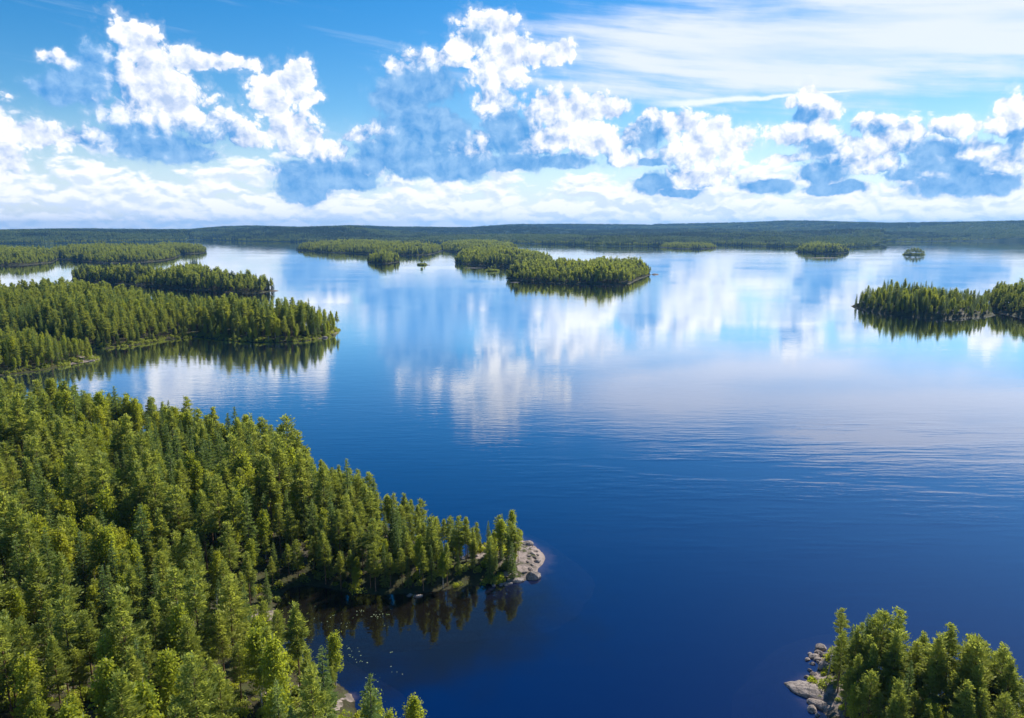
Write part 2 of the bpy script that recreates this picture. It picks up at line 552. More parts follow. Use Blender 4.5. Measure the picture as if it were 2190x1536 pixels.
M_WATER = mat_water()
m_, g_, out_ = new_mat('lake_bed_mud')
tc_ = g_.nt.nodes.new('ShaderNodeTexCoord')
g_.nt.links.new(bsdf(g_, g_.mix(g_.noise(tc_.outputs['Object'], 0.05, 3.0), (0.0010, 0.0024, 0.0060), (0.0014, 0.0030, 0.0070)), 0.95, 0.0), out_.inputs['Surface'])
M_BED = m_

# ------------------------------------------------------------------ water and lake bed
R = 30000.0
water = mesh_obj('lake_water', [(-R, -3000, 0), (R, -3000, 0), (R, R, 0), (-R, R, 0)], [(0, 1, 2, 3)], M_WATER)
tag(water, 'wide blue lake mirroring the clouds', None, None, 'structure')
bed = mesh_obj('lake_bed', [(-R, -3000, -7), (R, -3000, -7), (R, R, -7), (-R, R, -7)], [(0, 1, 2, 3)], M_BED)
tag(bed, 'dark bed under the deep lake water', None, None, 'structure')


# ------------------------------------------------------------------ land masses
def W(*pts):
    return [ground(x, y, 0.0) for x, y in pts]


def T(h, *pts):
    return [ground(x, y, h) for x, y in pts]


class Land:
    pass


LANDS = []


def sdist(px, py, poly):
    """signed distance to the polygon, positive inside"""
    P = np.asarray(poly)
    Q = np.roll(P, -1, axis=0)
    best = np.full(px.shape, 1e18)
    inside = np.zeros(px.shape, dtype=bool)
    for (ax, ay), (bx, by) in zip(P, Q):
        ex, ey = bx - ax, by - ay
        t = np.clip(((px - ax) * ex + (py - ay) * ey) / (ex * ex + ey * ey + 1e-9), 0, 1)
        best = np.minimum(best, (px - ax - t * ex) ** 2 + (py - ay - t * ey) ** 2)
        if ay != by:
            c = ((ay > py) != (by > py)) & (px < (bx - ax) * (py - ay) / (by - ay) + ax)
            inside ^= c
    d = np.sqrt(best)
    return np.where(inside, d, -d)


def land(name, label, poly, cell, hill, hscale, wob, wobs, mat, seed, skirt=14.0, shelf=0.16, bares=()):
    L = Land()
    P = np.asarray(poly)
    x0, y0 = P.min(0) - skirt
    x1, y1 = P.max(0) + skirt
    nx, ny = int((x1 - x0) / cell) + 2, int((y1 - y0) / cell) + 2
    L.poly, L.seed, L.hill, L.hscale, L.wob, L.wobs, L.shelf, L.cell = P, seed, hill, hscale, wob, wobs, shelf, cell
    gx, gy = np.meshgrid(x0 + np.arange(nx) * cell, y0 + np.arange(ny) * cell)

    def field(px, py):
        d = sdist(px, py, P) + wob * 2.0 * fbm(px / wobs, py / wobs, 4, seed)
        dd = np.maximum(d, 0)
        z = hill * (1 - np.exp(-dd / hscale)) * (0.75 + 0.9 * (fbm(px / (hscale * 3 + 20), py / (hscale * 3 + 20), 3, seed + 5) + 0.25))
        z = z + np.minimum(dd * 0.10, 0.5) + np.clip(dd / 6, 0, 1) * 1.1 * fbm(px / 5.0, py / 5.0, 4, seed + 9)
        z = np.where(d < 0, np.maximum(d * shelf - np.clip(-d - 5.0, 0, 99) * 0.75 + 0.35 * fbm(px / 3.0, py / 3.0, 3, seed + 3) * np.clip(-d / 3, 0, 1), -7.4), np.maximum(z, dd * 0.05))
        return d, z
    L.field = field
    d, z = field(gx, gy)
    keep = d > -skirt
    qk = keep[:-1, :-1] | keep[1:, :-1] | keep[:-1, 1:] | keep[1:, 1:]
    idx = np.arange(nx * ny).reshape(ny, nx)
    f = np.stack([idx[:-1, :-1], idx[:-1, 1:], idx[1:, 1:], idx[1:, :-1]], -1)[qk]
    used = np.unique(f)
    remap = np.full(nx * ny, -1)
    remap[used] = np.arange(len(used))
    co = np.stack([gx.ravel(), gy.ravel(), z.ravel()], -1)[used]
    o = mesh_obj(name, co, remap[f], mat, smooth=True)
    a = o.data.attributes.new('shore', 'FLOAT', 'POINT')
    a.data.foreach_set('value', d.ravel()[used].astype(np.float32))
    bare = np.zeros(len(used))
    for (bx, by, br_) in bares:
        bare = np.maximum(bare, np.clip(1.6 - np.hypot(co[:, 0] - bx, co[:, 1] - by) / br_, 0, 1))
    a = o.data.attributes.new('bare', 'FLOAT', 'POINT')
    a.data.foreach_set('value', bare.astype(np.float32))
    tag(o, label, None, None, 'structure')
    L.obj = o
    LANDS.append(L)
    return L


near = land('near_shore_terrain', 'wooded ground of the near left shore with a pale rocky point',
            T(17, (-260, 815), (0, 828), (100, 836), (250, 836), (350, 846), (430, 858), (520, 885), (600, 895), (640, 922), (690, 952), (750, 975), (830, 1008), (890, 1028), (985, 1062))
            + W((1075, 1138), (1105, 1150), (1135, 1165), (1158, 1180), (1168, 1194), (1160, 1207), (1146, 1216), (1142, 1232), (1115, 1243), (1080, 1247), (1040, 1250), (1000, 1253), (940, 1262),
                (880, 1270), (820, 1272), (750, 1268), (690, 1258), (645, 1252), (612, 1262), (592, 1290), (583, 1312), (584, 1328), (566, 1338), (556, 1350), (572, 1362), (600, 1385), (640, 1412), (690, 1443),
                (732, 1469), (752, 1495), (761, 1520), (790, 1560), (850, 1600), (905, 1625), (935, 1690), (900, 1850), (500, 1980), (-300, 1980), (-900, 1700), (-1100, 1300), (-800, 1000), (-500, 860)),
            1.0, 6.0, 22.0, 0.7, 9.0, M_GROUND, 11, 16.0, 0.11, [ground(1150, 1195) + (11.0,), ground(1110, 1165) + (8.0,), ground(1040, 1195) + (6.0,), ground(575, 1330) + (4.0,), ground(752, 1490) + (1.2,), ground(640, 1500) + (2.4,), ground(560, 1520) + (2.4,), ground(700, 1520) + (2.0,)])
corner = land('corner_islet_terrain', 'rocky ground of the wooded islet at the lower right corner',
              W((1790, 1380), (1768, 1396), (1750, 1420), (1738, 1445), (1718, 1462), (1722, 1478), (1745, 1505), (1770, 1530), (1795, 1575), (1900, 1660), (2100, 1720), (2400, 1720), (2520, 1600), (2450, 1560),
                (2300, 1530), (2190, 1522), (2100, 1512), (2040, 1498), (1980, 1478), (1920, 1455), (1855, 1432), (1818, 1402)),
              0.7, 2.6, 12.0, 0.5, 5.0, M_ROCKY, 23, 16.0, 0.09, [ground(1742, 1480) + (5.0,), ground(1770, 1400) + (3.5,)])
mid = land('middle_peninsula_terrain', 'wooded slope of the long peninsula left of the open water',
           W((728, 708), (706, 721), (660, 729), (600, 733), (540, 733), (470, 728), (420, 721), (360, 727), (300, 737), (250, 744), (215, 747), (100, 740), (0, 736), (-300, 740))
           + W((-300, 628), (0, 640), (60, 651), (110, 646), (200, 656), (300, 667), (400, 680), (500, 684), (560, 691), (620, 697), (680, 701), (716, 702)),
           3.0, 8.0, 40.0, 1.0, 24.0, M_GROUND, 31, bares=[ground(715, 712) + (8.0,)])
spit = land('small_spit_terrain', 'low wooded spit with a bare rocky tip at the left edge',
            W((-260, 815), (0, 803), (60, 797), (110, 790), (160, 778), (190, 773), (213, 768), (196, 759), (150, 754), (80, 749), (0, 747), (-260, 745)),
            3.0, 4.0, 25.0, 1.0, 20.0, M_GROUND, 37, bares=[ground(190, 768) + (14.0,)])
long_i = land('long_island_terrain', 'ground of the long flat wooded island with a rocky eastern end',
              W((152, 602), (250, 607), (380, 618), (500, 627), (556, 627), (592, 622), (566, 617), (520, 613), (450, 606), (330, 600), (200, 596), (155, 597)),
              5.0, 7.0, 40.0, 1.5, 40.0, M_GROUND, 41)
twin = land('east_island_terrain', 'ground of the bright green island in the middle of the lake',
            W((1080, 596), (1115, 601), (1160, 604), (1200, 607), (1300, 609), (1348, 607), (1364, 599), (1393, 588), (1387, 584), (1350, 583), (1290, 580), (1200, 576), (1150, 583), (1090, 591)),
            5.0, 6.0, 40.0, 1.5, 40.0, M_GROUND, 43)
twin_b = land('west_island_terrain', 'ground of the darker island joined behind the bright green one',
              W((972, 561), (1000, 566), (1060, 570), (1120, 573), (1180, 574), (1185, 566), (1165, 559), (1130, 552), (1050, 548), (980, 553)),
              7.0, 8.0, 50.0, 4.0, 50.0, M_GROUND, 47)
right_i = land('right_island_terrain', 'dark rocky ridge of the wooded island at the right edge',
               W((1819, 655), (1850, 664), (1900, 672), (1960, 678), (2030, 682), (2085, 679), (2128, 675), (2120, 666), (2060, 658), (1990, 655), (1920, 652), (1860, 650)),
               2.5, 7.5, 15.0, 0.6, 15.0, M_GROUND, 53)
right_b = land('far_right_island_terrain', 'ground of the dark wooded island cut by the right edge',
               W((2095, 662), (2130, 668), (2165, 675), (2200, 680), (2400, 690), (2400, 640), (2190, 648), (2110, 652), (2085, 655)),
               4.0, 8.0, 25.0, 2.0, 20.0, M_GROUND, 59)
FAR_DEFS = [
    ('ragged_shore_terrain', 'wooded headland at the far left edge', W((-250, 572), (0, 568), (60, 567), (110, 562), (128, 553)) + W((110, 548), (50, 545), (0, 543), (-250, 543))),
    ('broad_headland_terrain', 'broad wooded headland behind the long island', W((100, 552), (150, 557), (220, 563), (300, 562), (350, 558), (378, 552), (386, 546)) + W((370, 542), (300, 538), (220, 538), (150, 541), (104, 546))),
    ('thin_headland_terrain', 'thin wooded headland reaching into the narrow bay', W((330, 541), (375, 542), (410, 543), (440, 541), (443, 537)) + W((430, 537), (400, 534.5), (330, 534))),
    ('centre_island_terrain', 'long wooded island left of the lake centre', W((632, 535), (700, 540), (790, 543), (870, 546), (920, 545), (946, 537)) + W((930, 534), (830, 528), (740, 526), (645, 531))),
    ('round_islet_terrain', 'small round wooded islet in front of the long central island', W((783, 559), (800, 563), (830, 564), (856, 560), (852, 555), (820, 552), (790, 554))),
    ('back_island_terrain', 'wooded island behind the two joined islands', W((938, 535), (975, 540), (1060, 541), (1110, 536)) + W((1095, 528), (1000, 524), (945, 529))),
    ('flat_islet_terrain', 'flat wooded islet before the far shore', W((1410, 529), (1450, 532), (1500, 533), (1536, 530)) + W((1520, 528), (1430, 526.5))),
    ('dark_islet_terrain', 'dark wooded islet off the right headland', W((1702, 538), (1750, 542), (1800, 542), (1818, 539), (1800, 535), (1720, 534))),
]
for i, (nm, lb, poly) in enumerate(FAR_DEFS):
    land(nm, lb, poly, 9.0, 8.0 if i < 4 else 5.0, 60.0, 5.0, 60.0, M_GROUND, 61 + 2 * i, 30.0)
FAR = LANDS[-len(FAR_DEFS):]
SMALL_DEFS = [
    ('bush_islet_terrain', 'tiny islet with one round tree near the lake centre', (903, 567), 9, 7),
    ('skerry_terrain', 'low skerry with a few thin trees beside the joined islands', (1052, 580), 11, 7),
    ('pine_islet_terrain', 'small islet with a handful of dark pines near the right shore', (1953, 545), 26, 22),
    ('bay_islet_terrain', 'tiny wooded islet at the mouth of the left bay', (415, 569), 9, 9),
]
SMALL = []
for i, (nm, lb, (x, y), rx, ry) in enumerate(SMALL_DEFS):
    cx, cy = ground(x, y)
    poly = [(cx + rx * 1.2 * math.cos(a) * (1 + .15 * math.sin(3 * a + i)), cy + ry * 1.4 * math.sin(a)) for a in np.linspace(0, 2 * math.pi, 14)[:-1]]
    SMALL.append(land(nm, lb, poly, 1.8, 1.6, 6.0, 1.5, 8.0, M_GROUND, 91 + i, 10.0))

# far mainland with ridges, reaching to the skyline
SHORE = [(-700, 522), (0, 521), (200, 520), (395, 516), (402, 512.5), (430, 512.5), (520, 516), (630, 517.5), (760, 519), (940, 520.5), (1097, 520.5), (1200, 523), (1300, 526.5), (1410, 527), (1535, 524), (1640, 527), (1700, 528),
         (1800, 531), (1885, 524.5), (1888, 517), (2000, 516), (2190, 516), (2900, 516)]
RIDGE = [(-700, 490), (0, 491), (120, 489), (200, 488.5), (300, 490), (410, 490), (470, 484), (540, 482), (640, 485), (760, 481.5), (830, 484), (1000, 486), (1090, 479.5), (1200, 478.5), (1350, 479.5), (1450, 478), (1600, 475), (1690, 471),
         (1780, 473), (1900, 476), (2060, 474), (2190, 471), (2900, 473)]


def far_profile(az):
    x = 1095.0 + FPX * np.tan(az) * math.cos(PITCH) / 1.0
    # pixel column of the horizon point at this azimuth
    xs = 1095.0 + FPX * np.tan(az) / math.cos(PITCH)
    sy = np.interp(xs, [p[0] for p in SHORE], [p[1] for p in SHORE])
    ry = np.interp(xs, [p[0] for p in RIDGE], [p[1] for p in RIDGE])
    dep = PITCH + np.arctan((sy - 768) / FPX)
    k = 1.0 / np.cos(az)
    rs = CAM_H / np.tan(dep)            # forward distance of the shoreline (plane y)
    el = -(PITCH + np.arctan((ry - 768) / FPX))
    return rs * k, np.tan(el) / k


NAZ, NR = 700, 90
azs = np.linspace(rad(-52), rad(52), NAZ)
rs, te = far_profile(azs)
tt = np.linspace(0, 1, NR) ** 1.5


def far_height(az, r, rsv, tev):
    fx, fy = np.sin(az) * r, np.cos(az) * r
    d = r - rsv
    ridge_r = 8600 + 900 * np.sin(az * 7.0)
    top = np.maximum(CAM_H + tev * ridge_r - 17.0, 12.0)
    up = np.clip(d / 350, 0, 1) * (10 + 22 * (fbm(fx / 700, fy / 700, 3, 201) + 0.5))
    w = np.exp(-((r - ridge_r) / 1500.0) ** 2)
    hills = 75 * np.clip(fbm(fx / 1300, fy / 700, 4, 205) * 2.4, 0, 1) * np.clip(d / 900, 0, 1)
    h = np.maximum(up + hills, top * w)
    cap = CAM_H + tev * r - 19.0 - np.maximum(0, 8600 - r) * 0.001
    h = np.minimum(h, np.maximum(cap, 3.0 + d * 0.002))
    return np.where(d <= 0, d * 0.05, h)


AZ, TT = np.meshgrid(azs, tt)
RR = (rs[None, :] - 25) + TT * (10600 - rs[None, :])
HH = far_height(AZ, RR, rs[None, :], te[None, :])
co = np.stack([(np.sin(AZ) * RR).ravel(), (np.cos(AZ) * RR).ravel(), HH.ravel()], -1)
idx = np.arange(NAZ * NR).reshape(NR, NAZ)
ff = np.stack([idx[:-1, :-1], idx[:-1, 1:], idx[1:, 1:], idx[1:, :-1]], -1).reshape(-1, 4)
main = mesh_obj('far_hills', co, ff, M_FAR, smooth=True)
tag(main, 'low wooded hills along the far shore', None, None, 'structure')


# ------------------------------------------------------------------ trees: prototype shapes
def tube(vs, fs, pts, rads, sides):
    b0 = len(vs)
    for (p, r) in zip(pts, rads):
        for k in range(sides):
            a = 2 * math.pi * k / sides
            vs.append((p[0] + r * math.cos(a), p[1] + r * math.sin(a), p[2]))
    for i in range(len(pts) - 1):
        for k in range(sides):
            a, b = b0 + i * sides + k, b0 + i * sides + (k + 1) % sides
            fs.append((a, b, b + sides, a + sides))


def cards(C, A, B):
    """diamond faces centred at C with half axes A, B"""
    n = len(C)
    v = np.empty((n, 4, 3))
    v[:, 0] = C - A
    v[:, 1] = C - B * 0.8 + A * 0.1
    v[:, 2] = C + A
    v[:, 3] = C + B * 0.8 + A * 0.1
    return v.reshape(-1, 3), np.arange(n * 4).reshape(n, 4)


def unit(a):
    return a / (np.linalg.norm(a, axis=-1, keepdims=True) + 1e-9)


def make_tree(kind, H, nface, size, seed, limbs=True):
    """returns trunk verts/faces and crown verts/faces for a tree standing at the origin"""
    r = np.random.default_rng(seed)
    tv, tf = [], []
    bend = r.normal(0, 0.012 if kind != 'spruce' else 0.004, 2) * H
    nseg = 7 if limbs else 3
    rb = {'pine': 0.0105, 'spruce': 0.0115, 'birch': 0.008}[kind] * H

    def axis(t):
        return np.array([bend[0] * t * t, bend[1] * t * t, H * t])
    ts = np.linspace(-0.015, 0.97, nseg)
    tube(tv, tf, [axis(t) for t in ts], [rb * (1 - 0.9 * max(t, 0)) * (1.35 if t < 0 else 1) for t in ts], 7 if limbs else 4)
    br = []
    if kind == 'pine':
        c0 = r.uniform(0.30, 0.46)
        nb = 58
        pw = r.uniform(0.62, 1.0)
        Rm = H * r.uniform(0.135, 0.185)
        for k in range(nb):
            tp = (k + r.uniform(-.4, .4)) / nb
            tp = min(max(tp, 0.0), 1.0)
            env = (1 - tp) ** pw * (0.50 + 0.5 * min(1, tp / 0.22)) + 0.07
            br.append((c0 + (0.985 - c0) * tp, k * 2.399 + r.uniform(-.5, .5), Rm * env * r.uniform(0.55, 1.15), math.radians(-8 + 48 * tp + r.uniform(-8, 8))))
        keep = r.random(nb) > 0.16
        br = [b for b, kk in zip(br, keep) if kk]
        smin, flat, jit, up = 0.30, 0.62, 0.34, 0.35
    elif kind == 'spruce':
        c0 = r.uniform(0.05, 0.14)
        nb = 86
        Rm = H * r.uniform(0.12, 0.16)
        for k in range(nb):
            tp = min(max((k + r.uniform(-.3, .3)) / nb, 0.0), 1.0)
            env = (1 - tp) ** 0.85 * (0.72 + 0.28 * min(1, tp / 0.12)) + 0.035
            br.append((c0 + (0.99 - c0) * tp, k * 2.399 + r.uniform(-.4, .4), Rm * env * r.uniform(0.72, 1.12), math.radians(-26 + 44 * tp + r.uniform(-5, 5))))
        smin, flat, jit, up = 0.22, 0.5, 0.20, 0.2
    else:
        c0 = r.uniform(0.22, 0.34)
        nb = 54
        Rm = H * r.uniform(0.135, 0.19)
        for k in range(nb):
            tp = min(max((k + r.uniform(-.5, .5)) / nb, 0.0), 1.0)
            env = math.sin(math.pi * (0.16 + 0.80 * tp)) ** 0.8 * r.uniform(0.6, 1.12)
            br.append((c0 + (0.90 - c0) * tp, k * 2.399 + r.uniform(-.6, .6), Rm * env, math.radians(28 + 38 * tp + r.uniform(-12, 12))))
        smin, flat, jit, up = 0.25, 0.9, 0.48, 0.1
    base, dirs, lens, outs = [], [], [], []
    for (t, a, l, e) in br:
        base.append(axis(t))
        dirs.append((math.cos(a) * math.cos(e), math.sin(a) * math.cos(e), math.sin(e)))
        lens.append(l)
    base, dirs, lens = np.array(base), np.array(dirs), np.array(lens)
    if limbs:
        for b, d, l in zip(base[::2], dirs[::2], lens[::2]):
            e = b + d * l * 0.85
            tube(tv, tf, [b, e], [0.018 * l + 0.02, 0.008], 3)
    w = lens ** 1.25
    pick = r.choice(len(lens), size=nface, p=w / w.sum())
    s = smin + (1 - smin) * r.random(nface) ** 0.75
    P = base[pick] + dirs[pick] * (lens[pick] * s)[:, None]
    side = unit(np.cross(dirs[pick], np.array([0, 0, 1.0])))
    fan = {'pine': 0.30, 'spruce': 0.30, 'birch': 0.34}[kind]
    P = P + side * (r.normal(0, 1, nface) * fan * lens[pick] * np.sqrt(s) * (0.6))[:, None]
    J = r.normal(0, 1, (nface, 3)) * jit
    J[:, 2] *= flat
    P = P + J * (0.5 + 0.5 * min(1.0, size / 0.4))
    if kind == 'spruce':
        P[:, 2] -= 0.10 * lens[pick] * s * s * 2
    sz = size * r.uniform(0.6, 1.25, nface)
    rnd = unit(r.normal(0, 1, (nface, 3)))
    if kind == 'birch':
        A = unit(rnd + np.array([0, 0, 0.5])) * sz[:, None]
        B = unit(np.cross(A, unit(r.normal(0, 1, (nface, 3))))) * (sz * 0.8)[:, None]
    else:
        A = unit(dirs[pick] * 1.1 + side * r.normal(0, .6, nface)[:, None] + rnd * 0.6 + np.array([0, 0, up])) * (sz * 1.25)[:, None]
        nrm = unit(np.array([0, 0, 1.0]) + rnd * 0.9)
        B = unit(np.cross(A, nrm)) * (sz * 0.55)[:, None]
    cv, cf = cards(P, A, B)
    # leader at the very top
    tv2 = np.array(tv)
    return tv2, tf, cv, cf


M_FARSHADED = mat_leaf('far_spruce_needles', (0.018, 0.040, 0.024), (0.030, 0.056, 0.028), (0.055, 0.080, 0.030), (0.05, 0.09, 0.03), 0.25)  # dark bluish needles: cloud shadow and shaded tree fronts put into the colour
LEAF = {'pine': M_PINE, 'spruce': M_SPRUCE, 'birch': M_BIRCH}
BARK = {'pine': M_PBARK, 'spruce': M_SBARK, 'birch': M_BBARK}
HREF = {'pine': 18.0, 'spruce': 17.0, 'birch': 15.0}
KINDS = ('pine', 'spruce', 'birch')
PROTO = {k: [] for k in KINDS}
NFACE = {'pine': 3200, 'spruce': 3300, 'birch': 3200}
NVAR = 5
for k in KINDS:
    for i in range(NVAR):
        tv, tf, cv, cf = make_tree(k, HREF[k], NFACE[k], {'pine': 0.26, 'spruce': 0.23, 'birch': 0.22}[k], 100 + 31 * i + len(k))
        tr = mesh_obj('trunk', tv, tf, BARK[k], link=False, smooth=True)
        cr = mesh_obj('crown', cv, cf, LEAF[k], link=False)
        # joined copy for the massed forest
        nv = len(tv)
        allf = [tuple(f) for f in tf] + [tuple(int(q) + nv for q in f) for f in cf]
        jn = mesh_obj('tree_shape', np.vstack([tv, cv]), allf, [BARK[k], LEAF[k]], link=False, matidx=[0] * len(tf) + [1] * len(cf))
        PROTO[k].append((tr, cr, jn))


def coll(name, objs):
    c = bpy.data.collections.new(name)
    for i, o in enumerate(objs):
        o.name = f'{name}_{i:02d}'
        c.objects.link(o)
    return c


C_NEAR = coll('tree_shapes', [PROTO[k][i][2] for k in KINDS for i in range(NVAR)])     # index = kind*NVAR + variant
lows = []
for k in KINDS:
    for i in range(4):
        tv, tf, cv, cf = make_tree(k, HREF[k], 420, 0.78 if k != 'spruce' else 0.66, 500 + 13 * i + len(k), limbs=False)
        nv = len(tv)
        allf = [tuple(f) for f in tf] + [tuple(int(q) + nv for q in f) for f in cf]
        lows.append(mesh_obj('tree_shape', np.vstack([tv, cv]), allf, [BARK[k], M_FARSHADED if k == 'spruce' else LEAF[k]], link=False, matidx=[0] * len(tf) + [1] * len(cf)))
C_LOW = coll('far_tree_shapes', lows)
M_FARMID = mat_leaf('far_pine_needles', (0.070, 0.125, 0.040), (0.115, 0.175, 0.048), (0.18, 0.22, 0.055), (0.19, 0.25, 0.05), 0.3)
clumps = []
for i in range(6):
    r = np.random.default_rng(900 + i)
    vs, fs, mi, n0 = [], [], [], 0
    for t in range(46):
        k = KINDS[int(r.choice(3, p=(0.45, 0.55, 0.0)))]
        H = HREF[k] * r.uniform(0.75, 1.25)
        tv, tf, cv, cf = make_tree(k, H, 46, 1.9 if k != 'spruce' else 1.6, 2000 + 100 * i + t, limbs=False)
        off = np.array([r.uniform(-28, 28), r.uniform(-28, 28), 0])
        vs.append(cv + off)
        fs.append(cf + n0)
        mi += [KINDS.index(k)] * len(cf)
        n0 += len(cv)
    clumps.append(mesh_obj('tree_shape', np.vstack(vs), np.vstack(fs), [M_FARMID if i > 2 else M_FARSHADED, M_FARSHADED if i < 5 else M_FARMID, M_BIRCH], link=False, matidx=mi))
C_CLUMP = coll('tree_clump_shapes', clumps)


bushes = []
for i in range(4):
    r = np.random.default_rng(3000 + i)
    n = 260
    a_, u_ = r.uniform(0, 6.283, n), r.random(n)
    lob = r.normal(0, 0.45, (5, 2))
    c_ = lob[r.integers(0, 5, n)]
    rr_ = 0.62 * np.sqrt(1 - u_ * u_)
    P_ = np.stack([c_[:, 0] + rr_ * np.cos(a_), c_[:, 1] + rr_ * np.sin(a_), 0.9 * u_ * r.uniform(0.7, 1.2, n)], -1)
    A_ = unit(r.normal(0, 1, (n, 3))) * 0.16
    B_ = unit(np.cross(A_, r.normal(0, 1, (n, 3)))) * 0.13
    cv, cf = cards(P_, A_, B_)
    bushes.append(mesh_obj('bush_shape', cv, cf, M_BIRCH if i % 2 else M_PINE, link=False))
C_BUSH = coll('bush_shapes', bushes)


def gn_forest(name, label, pts, idxs, rots, scls, collection):
    """one stuff object: a point cloud of standing places with tree shapes instanced on it"""
    me = bpy.data.meshes.new(name)
    pts = np.asarray(pts, dtype=np.float32)
    me.vertices.add(len(pts))
    me.vertices.foreach_set('co', pts.ravel())
    for nm, ty, val in (('pick', 'INT', np.asarray(idxs, dtype=np.int32)), ('turn', 'FLOAT', np.asarray(rots, dtype=np.float32)), ('size', 'FLOAT', np.asarray(scls, dtype=np.float32))):
        a = me.attributes.new(nm, ty, 'POINT')
        a.data.foreach_set('value', val)
    o = bpy.data.objects.new(name, me)
    COL.objects.link(o)
    ng = bpy.data.node_groups.new(name + '_nodes', 'GeometryNodeTree')
    ng.interface.new_socket('Geometry', in_out='INPUT', socket_type='NodeSocketGeometry')
    ng.interface.new_socket('Geometry', in_out='OUTPUT', socket_type='NodeSocketGeometry')
    gi = ng.nodes.new('NodeGroupInput')
    go = ng.nodes.new('NodeGroupOutput')
    ci = ng.nodes.new('GeometryNodeCollectionInfo')
    ci.inputs['Collection'].default_value = collection
    ci.inputs['Separate Children'].default_value = True
    ci.inputs['Reset Children'].default_value = True
    ip = ng.nodes.new('GeometryNodeInstanceOnPoints')
    ip.inputs['Pick Instance'].default_value = True

    def att(nm, ty):
        n = ng.nodes.new('GeometryNodeInputNamedAttribute')
        n.data_type = ty
        n.inputs['Name'].default_value = nm
        return n.outputs[0]
    cx = ng.nodes.new('ShaderNodeCombineXYZ')
    L = ng.links.new
    L(gi.outputs[0], ip.inputs['Points'])
    L(ci.outputs[0], ip.inputs['Instance'])
    L(att('pick', 'INT'), ip.inputs['Instance Index'])
    L(att('turn', 'FLOAT'), cx.inputs[2])
    L(cx.outputs[0], ip.inputs['Rotation'])
    L(att('size', 'FLOAT'), ip.inputs['Scale'])
    L(ip.outputs[0], go.inputs[0])
    md = o.modifiers.new('trees', 'NODES')
    md.node_group = ng
    tag(o, label, None, None, 'stuff')
    return o


# ------------------------------------------------------------------ standing places
def scatter(L, step, dmin, thin=0.0, jitter=0.42, seed=0):
    r = np.random.default_rng(seed + 1000)
    x0, y0 = L.poly.min(0)
    x1, y1 = L.poly.max(0)
    gx, gy = np.meshgrid(np.arange(x0, x1, step), np.arange(y0, y1, step))
    gx = (gx + r.uniform(-jitter, jitter, gx.shape) * step).ravel()
    gy = (gy + r.uniform(-jitter, jitter, gy.shape) * step).ravel()
    d, z = L.field(gx, gy)
    ok = (d > dmin) & (r.random(gx.shape) > thin)
    # stay inside the widened view
    f = gy * math.cos(PITCH) + (CAM_H - z) * math.sin(PITCH)
    ok &= (f > 20) & (np.abs(gx) < 0.95 * np.maximum(f, 1) + 30)
    return gx[ok], gy[ok], z[ok], d[ok], r


def kinds_of(x, y, r, pb=0.2, ps=0.36, sc_=32.0, seed=5):
    n = fbm(x / sc_, y / sc_, 3, seed)
    n2 = fbm(x / (sc_ * 1.6), y / (sc_ * 1.6), 3, seed + 40)
    u = r.random(x.shape)
    b = np.clip(pb + n * 1.9, 0.02, 0.75)
    s = np.clip(ps + n2 * 1.2, 0.05, 0.8)
    return np.where(u < b, 2, np.where(u < b + (1 - b) * s, 1, 0))


near_list = []      # (land key, kind, x, y, z, d, scale, variant, rot)


def add_near(key, L, step, dmin, hmul, pb, ps, seed, thin=0.0, shrink=12.0):
    x, y, z, d, r = scatter(L, step, dmin, thin, seed=seed)
    k = kinds_of(x, y, r, pb, ps, seed=seed)
    s = hmul * r.uniform(0.62, 1.2, x.shape) * (0.55 + 0.45 * np.clip(d / shrink, 0, 1))
    s = np.where(r.random(x.shape) < 0.14, s * 0.55, s)
    if key == 'right':
        s = s * (1.0 + 1.0 * fbm(x / 22.0, y / 22.0, 3, 727))
    if key == 'near':
        s = s * (1.0 + 0.75 * fbm(x / 26.0, y / 26.0, 3, 707))
        hole = (fbm(x / 17.0, y / 17.0, 3, 717) > 0.23) & (d > 10)
        x, y, z, d, k, s = (q[~hole] for q in (x, y, z, d, k, s))
    for i in range(len(x)):
        near_list.append((key, int(k[i]), x[i], y[i], z[i], d[i], s[i], int(r.integers(NVAR)), r.uniform(0, 6.28)))


add_near('near', near, 4.2, 0.6, 1.05, 0.27, 0.40, 3)
add_near('corner', corner, 2.7, 1.2, 0.92, 0.24, 0.06, 4, 0.0)
add_near('right', right_i, 4.2, 2.0, 0.92, 0.02, 0.60, 5, 0.08)

# smaller trees crowd the point down to the water
x, y, z, d, r = scatter(near, 3.6, 0.5, 0.2, seed=8)
for i in range(len(x)):
    px, py = to_px((x[i], y[i], z[i]))
    if 690 < px < 1120 and py > 1040 and d[i] < 14:
        near_list.append(('near', int(r.choice(3, p=(0.5, 0.25, 0.25))), x[i], y[i], z[i], d[i], r.uniform(0.42, 0.82), int(r.integers(NVAR)), r.uniform(0, 6.28)))
# clearings: keep trees off the bare rock of the point, the cove sand, and the slab
TIP = np.array(ground(1160, 1195))
keep = []
for t in near_list:
    p = np.array((t[2], t[3]))
    if t[0] == 'near':
        dt = np.hypot(*(p - TIP))
        t = t[:6] + (t[6] * min(1.0, 0.52 + dt / 75.0),) + t[7:]
        if dt < 8.5 or (dt < 16 and random.random() < 0.45):
            continue
        px, py = to_px((t[2], t[3], t[4]))
        if 440 < px < 790 and py > 1370 and random.random() < 0.5:
            continue
        if px > 740 and py > 1430 and t[5] < 6:
            continue
        if 540 < px < 640 and 1290 < py < 1380 and t[5] < 5:
            continue
    if t[0] == 'corner':
        px, py = to_px((t[2], t[3], t[4]))
        if px < 1788:
            continue
    keep.append(t)
near_list = keep
